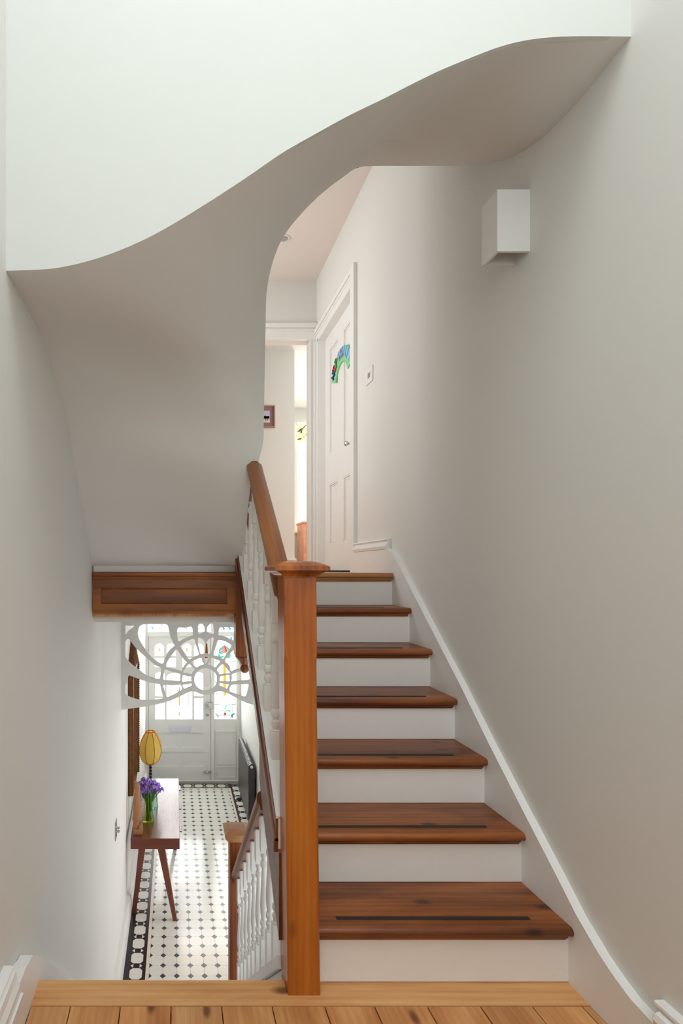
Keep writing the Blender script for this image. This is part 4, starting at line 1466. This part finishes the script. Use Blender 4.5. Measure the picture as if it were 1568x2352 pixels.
obj('lead_came', b, 'lead', sl)

# fanlight over door and sidelight
fn = thing('window_3', (dx(440), YD, dz(1450)), kind='structure')
for k, (xa, xb) in enumerate(((341, 372), (372, 400), (400, 428), (428, 457), (457, 484), (491, 516), (516, 541.5))):
    obj('glass_pane', B().box(dx(xa) + .002, dx(xb) - .002, YG, YG + .004, dz(1450.5), -.36), 'g_clear', fn)
b = B()
for xa in (372, 400, 428, 457):
    b.box(dx(xa) - .003, dx(xa) + .003, YG - .006, YG + .004, dz(1450.5), -.36)
for y in (1436, 1443):
    b.box(dx(341), dx(541), YG - .006, YG + .004, dz(y) - .002, dz(y) + .002)
obj('lead_came', b, 'lead', fn)
obj('mullion', B().box(dx(484), dx(491.5), YD - .03, YD + .06, dz(1451), -.36), 'gloss', fn)
for (xa, m) in ((345, 'g_sky'), (468, 'g_sky'), (508, 'g_blue'), (522, 'g_blue')):
    obj('corner_pane', B().prism([(dx(xa), dz(1439)), (dx(xa + 5), dz(1438)), (dx(xa + 8), dz(1444)), (dx(xa + 6), dz(1449)), (dx(xa + 4), dz(1443))], 'Y', YG - .008, YG - .004), m, fn)
obj('boss_pane', B().prism([(dx(512), dz(1444)), (dx(514), dz(1446)), (dx(516.5), dz(1444)), (dx(514), dz(1440))], 'Y', YG - .008, YG - .004), 'g_mint', fn)

# ------------------------------------------------------------------ tiled hall floor
hf = thing('floor_hall', (0.28, 5.8, G), kind='structure')
P = 0.1102
C0, YR0 = 0.0127, 4.125
cut, gp = .22 * P, .0009
TH = .0045


def oct_pts(hx, hy, c):
    return [(-hx + c, -hy), (hx - c, -hy), (hx, -hy + c), (hx, hy - c), (hx - c, hy), (-hx + c, hy), (-hx, hy - c), (-hx, -hy + c)]


def tile_mesh(name, pts, mat):
    b = B().prism(pts, 'Z', -TH, 0)
    o = obj(name, b, mat, hf, origin=(0, 0, 0))
    me = o.data
    bpy.data.objects.remove(o)
    return me


def put(name, me, x, y):
    o = bpy.data.objects.new(name, me)
    COL.objects.link(o)
    o.parent = hf
    o.location = Vector((x, y, G)) - ORG['floor_hall']


m_oct = tile_mesh('octagon_tile', oct_pts(P / 2 - gp, P / 2 - gp, cut), 'oct')
m_dia = tile_mesh('diamond_tile', [(-cut + gp, 0), (0, -cut + gp), (cut - gp, 0), (0, cut - gp)], 'dia')
m_hl = tile_mesh('half_diamond_left', [(0, -cut + gp), (cut - gp, 0), (0, cut - gp)], 'dia')
m_hr = tile_mesh('half_diamond_right', [(0, -cut + gp), (0, cut - gp), (-cut + gp, 0)], 'dia')
m_ht = tile_mesh('half_diamond_far', [(-cut + gp, 0), (0, -cut + gp), (cut - gp, 0)], 'dia')
XA, XBt = C0 - 2 * P, C0 + 7 * P
stuff_o, stuff_d = B(), B()
for n_ in range(-7, 33):
    y = YR0 + n_ * P
    for c in range(9):
        x = XA + (c + .5) * P
        if n_ < 32:
            if n_ >= -1:
                put('octagon_tile', m_oct, x, y + P / 2)
            else:
                stuff_o.prism([(p[0] + x, p[1] + y + P / 2) for p in oct_pts(P / 2 - gp, P / 2 - gp, cut)], 'Z', G - TH, G)
    for c in range(10):
        x = XA + c * P
        if n_ < -1:
            stuff_d.prism([(x - cut + gp, y), (x, y - cut + gp), (x + cut - gp, y), (x, y + cut - gp)], 'Z', G - TH, G)
        elif n_ == 32:
            if 0 < c < 9:
                put('diamond_tile', m_ht, x, y)
        elif c == 0:
            put('half_diamond_tile', m_hl, x, y)
        elif c == 9:
            put('half_diamond_tile', m_hr, x, y)
        else:
            put('diamond_tile', m_dia, x, y)
obj('octagon_tile_rest', stuff_o, 'oct', hf, kind='stuff')
obj('diamond_tile_rest', stuff_d, 'dia', hf, kind='stuff')
YT = YR0 + 32 * P
# buff strip, black strips and the octagon chain border
PB = 0.1677
for sx, xs_ in ((-1, XA), (1, XBt)):
    y = 3.6
    while y < YT + .028:
        y1 = min(y + .107, YT + .028)
        x0, x1 = sorted((xs_, xs_ + sx * .028))
        obj('buff_tile', B().box(x0 + .0006, x1 - .0006, y + .0008, y1 - .0008, G - TH, G), 'buff', hf)
        y = y1
    y = 3.6
    while y < YT + .05:
        y1 = min(y + .16, YT + .053)
        for a, c in ((.0285, .0525), (.157, .205)):
            x0, x1 = sorted((xs_ + sx * a, xs_ + sx * c))
            x0, x1 = max(x0, -.408), min(x1, .975)
            if x1 - x0 > .004:
                obj('black_strip_tile', B().box(x0 + .0005, x1 - .0005, y + .0006, y1 - .0006, G - TH, G), 'blk', hf)
        y = y1
    x0, x1 = sorted((xs_ + sx * .053, xs_ + sx * .1565))
    obj('border_bed', B().box(x0, x1, 3.6, YT + .156, G - TH, G - .0004), 'blk', hf)
    xm = (x0 + x1) / 2
    y = 4.147 - 2 * PB
    while y < YT + .12:
        ob = B().prism([(xm + p[0], y + p[1]) for p in oct_pts(.0495, .058, .022)], 'Z', G - TH, G)
        obj('border_octagon_tile', ob, 'oct', hf)
        yc = y + PB / 2
        obj('square_tile', B().box(xm - .024, xm + .024, yc - .0215, yc + .0215, G - TH, G + .0001), 'blk', hf)
        for s in (-1, 1):
            obj('triangle_tile', B().prism([(xm + s * .0255, yc - .020), (xm + s * .0255, yc + .020), (xm + s * .047, yc)], 'Z', G - TH, G), 'oct', hf)
        y += PB
# far border along the threshold
yA = YT
x = XA
while x < XBt:
    x1 = min(x + .107, XBt)
    obj('buff_tile', B().box(x + .0008, x1 - .0008, yA + .0006, yA + .0274, G - TH, G), 'buff', hf)
    x = x1
for a, c in ((.0285, .0525), (.157, .190)):
    x = XA - .05
    while x < XBt + .05:
        x1 = min(x + .16, XBt + .05)
        obj('black_strip_tile', B().box(x, x1 - .001, yA + a, yA + c, G - TH, G), 'blk', hf)
        x = x1
obj('border_bed', B().box(XA - .052, XBt + .052, yA + .053, yA + .156, G - TH, G - .0004), 'blk', hf)
ym = yA + .1045
x = XA + .055
while x < XBt + .05:
    obj('border_octagon_tile', B().prism([(x + p[1], ym + p[0]) for p in oct_pts(.0495, .058, .022)], 'Z', G - TH, G), 'oct', hf)
    xc = x + PB / 2
    if xc < XBt:
        obj('square_tile', B().box(xc - .0215, xc + .0215, ym - .024, ym + .024, G - TH, G + .0001), 'blk', hf)
        for s in (-1, 1):
            obj('triangle_tile', B().prism([(xc - .020, ym + s * .0255), (xc + .020, ym + s * .0255), (xc, ym + s * .047)], 'Z', G - TH, G), 'oct', hf)
    x += PB

# ------------------------------------------------------------------ console table and what stands on it
TZ = -2.43
tb = thing('console_table', (-0.18, 5.4, G), 'walnut console table with splayed legs against the hall wall', 'table')
tx0, tx1, ty0, ty1 = -.404, .042, 4.734, 6.10
obj('top', B().bbox(tx0, tx1, ty0, ty1, TZ - .012, TZ, .002, 1), 'walnut_y', tb)
obj('end_panel', B().box(tx0 + .001, tx1 - .001, ty0 + .0005, ty0 + .02, TZ - .096, TZ - .012), 'walnut', tb)
obj('box_frame', B().box(tx0 + .002, tx1 - .012, ty0 + .02, ty1 - .004, TZ - .094, TZ - .012), 'walnut', tb)
for k in range(3):
    y0 = ty0 + .03 + k * .44
    d = obj('drawer', B().box(tx1 - .012, tx1 - .001, y0, y0 + .42, TZ - .09, TZ - .016), 'walnut', tb)
    ym = y0 + .14 + .02 * k
    obj('pull', B().bbox(tx1 - .001, tx1 + .022, ym, ym + .11, TZ - .030, TZ - .020, .003, 1), 'walnut', d)


def leg(p0, p1, w0, w1):
    b = B()
    for (x, y, z), w in ((p0, w0), (p1, w1)):
        b.v += [(x - w / 2, y - w / 2, z), (x + w / 2, y - w / 2, z), (x + w / 2, y + w / 2, z), (x - w / 2, y + w / 2, z)]
    b.f += [(0, 1, 2, 3), (7, 6, 5, 4), (0, 4, 5, 1), (1, 5, 6, 2), (2, 6, 7, 3), (3, 7, 4, 0)]
    return b


for yy, sgn in ((4.80, 1), (5.98, -1)):
    obj('leg', leg((-.300, yy + .0, TZ - .094), (-.384, yy + .09 * sgn, G), .062, .034), 'walnut_leg', tb)
    obj('leg', leg((-.130, yy + .0, TZ - .094), (.000, yy - .015 * sgn, G), .066, .036), 'walnut_leg', tb)

# carved figure
stt = at(314, 1915, 1)
ys = 4.84
spx = ys / FPX
sx_ = lambda x: (x - VX) * spx
fg = thing('carved_figure', (sx_(314), ys, TZ), 'tall narrow carved sandstone-coloured figure standing on the console table', 'statue')


def fpt(x, y):
    return (300 + x / 15.68, 1770 + y / 15.68)


secs = [(432, 185, 215), (460, 165, 255), (520, 150, 300), (600, 140, 338), (680, 138, 345), (750, 140, 320), (800, 135, 305), (850, 128, 310), (950, 118, 325), (1100, 112, 350), (1250, 105, 375), (1400, 98, 388),
        (1550, 92, 386), (1700, 78, 380), (1800, 60, 370), (1838, 75, 330), (1845, 95, 308), (1950, 100, 302), (2050, 105, 300), (2120, 108, 300)]
zb0 = fpt(0, 2285)[1]
b = B()
rows = []
for yv, xa, xb in secs:
    x0, _ = fpt(xa, yv)
    x1, yy = fpt(xb, yv)
    z = TZ + (zb0 - yy) * spx
    c, hw = (sx_(x0) + sx_(x1)) / 2, (sx_(x1) - sx_(x0)) / 2
    rows.append([(c + hw * math.copysign(abs(math.cos(2 * PI * i / 20)) ** .8, math.cos(2 * PI * i / 20)), ys + min(hw, .05) * .85 * math.sin(2 * PI * i / 20), z) for i in range(21)])
b.grid(rows)
b.poly(rows[0][:-1])
b.poly(rows[-1][:-1])
obj('body', b, 'stone', fg, smooth=True, auto=50)
x0, x1 = sx_(fpt(108, 0)[0]), sx_(fpt(428, 0)[0])
obj('base', B().bbox(x0, x1, ys - .045, ys + .045, TZ, TZ + (zb0 - fpt(0, 2100)[1]) * spx, .006, 2), 'stone', fg)
obj('foot', B().bbox(sx_(fpt(285, 0)[0]), x1, ys - .03, ys + .03, TZ + .03, TZ + (zb0 - fpt(0, 1975)[1]) * spx, .010, 3), 'stone', fg)

# vase with irises
yv = 5.03
vpx = yv / FPX
vxc = (341 - VX) * vpx
vs = thing('glass_vase', (vxc, yv, TZ), 'waisted greenish clear glass vase of water on the console table', 'vase')
vp = [(.055, 0), (.060, .006), (.061, .02), (.056, .045), (.046, .08), (.040, .12), (.041, .15), (.048, .185), (.055, .212)]
wall_ = vp + [(r - .003, h) for r, h in reversed(vp[2:])] + [(.003, .016)]
obj('glass', B().lathe(wall_, (vxc, yv, TZ), 28), 'vase', vs, smooth=True)
obj('water', B().lathe([(.004, .017), (.056, .02), (.053, .045), (.043, .08), (.037, .115), (.003, .116)], (vxc, yv, TZ), 24), 'water', vs, smooth=True)


def iris_bloom(c, r, tilt, turn):
    """three standards, three drooping falls"""
    b = B()
    for k in range(6):
        a = turn + k * PI / 3
        up = k % 2 == 0
        L = r * (1.0 if up else 1.15)
        rows = []
        for i in range(6):
            t = i / 5
            rad = r * (.10 + (.42 * math.sin(PI * t) if up else .95 * t))
            h = L * t * 1.15 if up else r * (.35 * math.sin(PI * t * .9) - .75 * t * t)
            wd = r * (.12 + .42 * math.sin(PI * min(1, t * .9 + .08)))
            row = []
            for s in (-1, -.4, .4, 1):
                x = rad * math.cos(a) - s * wd * math.sin(a)
                y = rad * math.sin(a) + s * wd * math.cos(a)
                row.append((x, y, h + (.10 * r * (1 - abs(s))) * (1 if up else 1) + random.uniform(-.03, .03) * r))
            rows.append(row)
        b.grid(rows)
    th = B()
    for k in (1, 3, 5):
        a = turn + k * PI / 3
        th.grid([[(r * q * math.cos(a) - s * r * .09 * math.sin(a), r * q * math.sin(a) + s * r * .09 * math.cos(a), r * (.35 * math.sin(PI * tt * .9) - .75 * tt * tt) + .12 * r) for s in (-1, 0, 1)] for q, tt in ((.2, .1), (.45, .38), (.72, .65))])
    R_ = Matrix.Rotation(tilt, 4, 'X')
    for bb in (b, th):
        bb.v = [tuple(R_ @ Vector(v) + Vector(c)) for v in bb.v]
    return b, th


blooms = [(321, 1800), (326, 1805), (330, 1791), (333, 1795), (328, 1811), (337, 1800), (335, 1808), (341, 1792), (344, 1799), (345, 1811), (330, 1819), (350, 1807), (352, 1799), (356, 1801), (359, 1806), (363, 1811), (357, 1813), (362, 1803), (372, 1810), (339, 1813)]
for k, (bxp, byp) in enumerate(blooms):
    yb_ = yv + random.uniform(-.075, .075)
    q = yb_ / FPX
    tip = Vector(((bxp - VX) * q, yb_, (VY - byp) * q - .012))
    base = Vector((vxc + random.uniform(-.03, .03), yv + random.uniform(-.03, .03), TZ + .03))
    d_ = Vector(((tip.x - vxc) * .42, (tip.y - yv) * .3, 0))
    if d_.length > .026:
        d_ *= .026 / d_.length
    neck = Vector((vxc, yv, TZ + .20)) + d_
    ir = thing('iris', tip, 'violet iris with yellow throat packed among others in the glass vase' if k != 18 else 'small spent violet iris leaning out well beyond the rest of the bunch', 'flower', 'irises in the vase')
    p = [base + (neck - base) * t for t in (0, .35, .7, 1)] + [neck.lerp(tip, t) + Vector((0, 0, .008 * math.sin(PI * t))) for t in (.35, .7, 1)]
    obj('stem', B().tube(p, .0042, 6), 'stem', ir, smooth=True)
    if k % 2 == 0:
        e = neck.lerp(tip, .55) + Vector((random.uniform(-.02, .02), random.uniform(-.02, .02), .0))
        obj('leaf', B().tube([base.lerp(neck, .5), neck, neck.lerp(e, .5), e], [.008, .009, .008, .001], 6, flat=.25), 'stem', ir, smooth=True)
    r = random.uniform(.030, .038) if bxp < 370 else .022
    pt, th = iris_bloom(tip, r, random.uniform(.15, .7), random.uniform(0, 2))
    obj('petals', pt, 'iris', ir, smooth=True)
    obj('throat', th, 'iris_y', ir, smooth=True)

# table lamp
yl = 5.75
lpx = yl / FPX
lx = (345.5 - VX) * lpx
lz = lambda y: (VY - y) * lpx
lm = thing('table_lamp', (lx, yl, TZ), 'table lamp with ribbed yellow silk shade, red piping and black twisted stem', 'lamp')
prof = [(1752, 12), (1748, 17), (1740, 22), (1732, 25), (1724, 26.5), (1714, 26), (1704, 23.5), (1694, 19), (1686, 14), (1680, 9.5)]
pf = pchip([(-a, c) for a, c in prof])
b = B()
rows = []
NG = 8
for i in range(25):
    yy = 1752 - 72 * i / 24
    r = pf(-yy) * lpx
    rows.append([(lx + r * (1 - .05 * abs(math.sin(NG * PI * j / 80))) * math.cos(2 * PI * j / 80 + PI / 8), yl + r * (1 - .05 * abs(math.sin(NG * PI * j / 80))) * math.sin(2 * PI * j / 80 + PI / 8), lz(yy)) for j in range(81)])
b.grid(rows)
shd = obj('lamp_shade', b, 'shade', lm, smooth=True)
for k in range(NG):
    a = 2 * PI * k / NG + PI / 8
    obj('piping', B().tube([(lx + (pf(-yy) * lpx + .001) * math.cos(a), yl + (pf(-yy) * lpx + .001) * math.sin(a), lz(yy)) for yy in [1752 - 72 * i / 14 for i in range(15)]], .0034, 5), 'piping', shd, smooth=True)
for yy in (1680, 1752):
    r = pf(-yy) * lpx
    obj('piping', B().tube([(lx + r * math.cos(2 * PI * i / 24), yl + r * math.sin(2 * PI * i / 24), lz(yy)) for i in range(25)], .004, 5), 'piping', shd, smooth=True)
obj('shade_cup', B().lathe([(.058, 0), (.060, -.006), (.045, -.016), (.022, -.024), (.014, -.026)], (lx, yl, lz(1750)), 24), 'ebony', lm, smooth=True)
rows = []
z_hi, z_lo = lz(1753) - .012, TZ + .03
for i in range(61):
    t = i / 60
    ph_ = t * 15 * PI
    rows.append([(lx + .0135 * (1 + .26 * math.cos(2 * (2 * PI * j / 16) - ph_)) * math.cos(2 * PI * j / 16), yl + .0135 * (1 + .26 * math.cos(2 * (2 * PI * j / 16) - ph_)) * math.sin(2 * PI * j / 16), z_hi + (z_lo - z_hi) * t) for j in range(17)])
obj('twisted_stem', B().grid(rows), 'ebony', lm, smooth=True)
obj('base', B().lathe([(.075, 0), (.075, .008), (.06, .014), (.03, .02), (.018, .032), (.002, .033)], (lx, yl, TZ), 28), 'ebony', lm, smooth=True, auto=40)
obj('flex', B().tube([(lx - .07, yl, TZ + .006), (lx - .10, yl - .06, TZ + .006), (-.36, yl - .2, TZ + .006), (-.375, yl - .33, TZ + .006), (-.40, yl - .36, TZ + .006)], .004, 6), 'ebony', lm, smooth=True)

bt = thing('glass_bottle', ((353 - VX) * 5.33 / FPX, 5.33, TZ), 'clear glass bottle with teal trails standing behind the vase of irises', 'bottle')
bxx = (353 - VX) * 5.33 / FPX
obj('bottle_body', B().lathe([(.034, 0), (.036, .01), (.036, .20), (.034, .24), (.024, .27), (.024, .30), (.021, .30), (.021, .27), (.031, .238), (.033, .2), (.033, .012), (.002, .01)], (bxx, 5.33, TZ), 24), 'bottle', bt, smooth=True)
obj('teal_trail', B().tube([(bxx + .036 * math.cos(a), 5.33 + .036 * math.sin(a), TZ + h) for a, h in ((-.2, 0.002), (-.25, .04), (-.5, .12), (-.9, .2), (-1.3, .235))], .004, 6), 'teal', bt, smooth=True)
obj('teal_trail', B().tube([(bxx + .025 * math.cos(a), 5.33 + .025 * math.sin(a), TZ + .27) for a in [2 * PI * i / 16 for i in range(17)]], .004, 6), 'teal', bt, smooth=True)

# ------------------------------------------------------------------ gilt mirror on the hall wall
mr = thing('gilt_mirror', (XLH, 5.25, -2.2), 'tall ornate aged gilt framed mirror hanging on the hall wall', 'mirror')
my0, my1 = 4.955, 5.56
mz0, mz1 = (VY - 1829) / FPX * 4.955, (VY - 1545) / FPX * 4.955
d0 = .052
fwid = .085
xw = XLH + .001


def fprof(t):
    return [(0, 0), (0, .010), (-.004, .014), (-.004, .020), (0, .024), (0, .034), (.004, .037), (.003, .047), (.012, d0), (.028, d0), (.034, d0 * .82), (.050, d0 * .62), (.062, d0 * .66), (.072, d0 * .40), (fwid, d0 * .30), (fwid, 0)]


obj('frame_upright', B().prism([(xw + p[1], my0 + p[0]) for p in fprof(0)], 'Z', mz0, mz1), 'gilt', mr)
obj('frame_upright', B().prism([(xw + p[1], my1 - p[0]) for p in fprof(0)], 'Z', mz0 + .02, mz1), 'gilt', mr)
obj('frame_rail', B().prism([(xw + p[1], mz0 + p[0]) for p in fprof(0)], 'Y', my0 + .03, my1 - .03), 'gilt', mr)
obj('frame_rail', B().prism([(xw + p[1], mz1 - p[0] - .001) for p in fprof(0)], 'Y', my0 + .03, my1 - .03), 'gilt', mr)
obj('mirror_glass', B().box(xw, xw + .012, my0 + .07, my1 - .07, mz0 + .07, mz1 - .07), 'mirror', mr)
# rope edge made of beads round the frame
rope = B()
for i in range(58):
    z = mz0 + .01 + (mz1 - mz0 - .02) * i / 57
    for yy in (my1 - .012,):
        rope.lathe([(.002, -.011), (.012, -.005), (.013, .005), (.002, .011)], (xw + d0 + .006, yy, z), 7)
obj('rope_moulding', rope, 'gilt', mr, smooth=True, kind='stuff')
# crest of leaves
for k in range(9):
    t = (k - 4) / 4
    yc = (my0 + my1) / 2 + t * .235
    h = .30 * (1 - .72 * abs(t))
    w_ = .050
    rows = []
    for i in range(7):
        q = i / 6
        wd = w_ * math.sin(PI * min(1, .18 + .80 * q)) + .004
        rows.append([(xw + .015 + .035 * math.sin(PI * q) + (.016 if s == 0 else 0), yc + s * wd + t * .05 * q, mz1 - .03 + h * q) for s in (-1, -.5, 0, .5, 1)])
    b = B().grid(rows)
    back = [[(xw, p[1], p[2]) for p in r] for r in rows]
    b.grid(back)
    for j in (0, 4):
        b.grid([[r[j] for r in rows], [r[j] for r in back]])
    b.grid([rows[-1], back[-1]])
    obj('crest_leaf', b, 'gilt', mr, smooth=True, auto=50)

# ------------------------------------------------------------------ radiator
rd = thing('column_radiator', (.94, 6.9, G), 'anthracite column radiator standing under the right hall wall', 'radiator')
ry0, ry1, rx0, rx1 = 6.40, 7.42, .900, .972
rz0, rz1 = G + .11, G + .825
NS = 22
pit = (ry1 - ry0) / NS


def rsec(y0, y1):
    pts = []
    hw = (rx1 - rx0) / 2
    for i in range(9):
        a = PI * i / 8
        pts.append(((rx0 + rx1) / 2 + hw * math.cos(a), rz1 - hw + hw * math.sin(a)))
    for i in range(9):
        a = PI + PI * i / 8
        pts.append(((rx0 + rx1) / 2 + hw * math.cos(a), rz0 + hw + hw * math.sin(a)))
    return B().prism(pts, 'Y', y0, y1)


first = obj('radiator_section', rsec(ry0, ry0 + pit * .74), 'rad', rd)
for k in range(1, NS):
    copies(first, rd, (0, k * pit, 0))
obj('front_panel', B().bbox(rx0 - .004, rx0 + .003, ry0 + .002, ry1, rz0 + .01, rz1 - .022, .002, 1), 'rad', rd)
obj('header', B().box(rx0 + .004, rx1 - .02, ry0 + .004, ry1 - .02, rz0 + .05, rz1 - .05), 'rad', rd)
obj('end_plug', B().lathe([(.018, 0), (.018, -.006), (.008, -.010), (.001, -.010)], ((rx0 + rx1) / 2, ry0, rz1 - .036), 18, 'Y'), 'plate', rd, smooth=True, auto=40)
for yy in (6.52, 7.28):
    obj('foot', B().prism([(rx0 - .05, G), (rx1, G), (rx1 - .01, rz0 + .03), (rx0 + .02, rz0 + .03), (rx0 + .01, G + .03), (rx0 - .04, G + .016)], 'Y', yy, yy + .03), 'rad', rd)
obj('bracket', B().tube([(rx1 - .01, 6.47, G + .58), (.998, 6.47, G + .58)], .010, 10), 'chrome', rd, smooth=True)
obj('pipe', B().tube([(.915, 7.30, G), (.915, 7.30, rz0 + .06)], .009, 10), 'copper', rd, smooth=True)
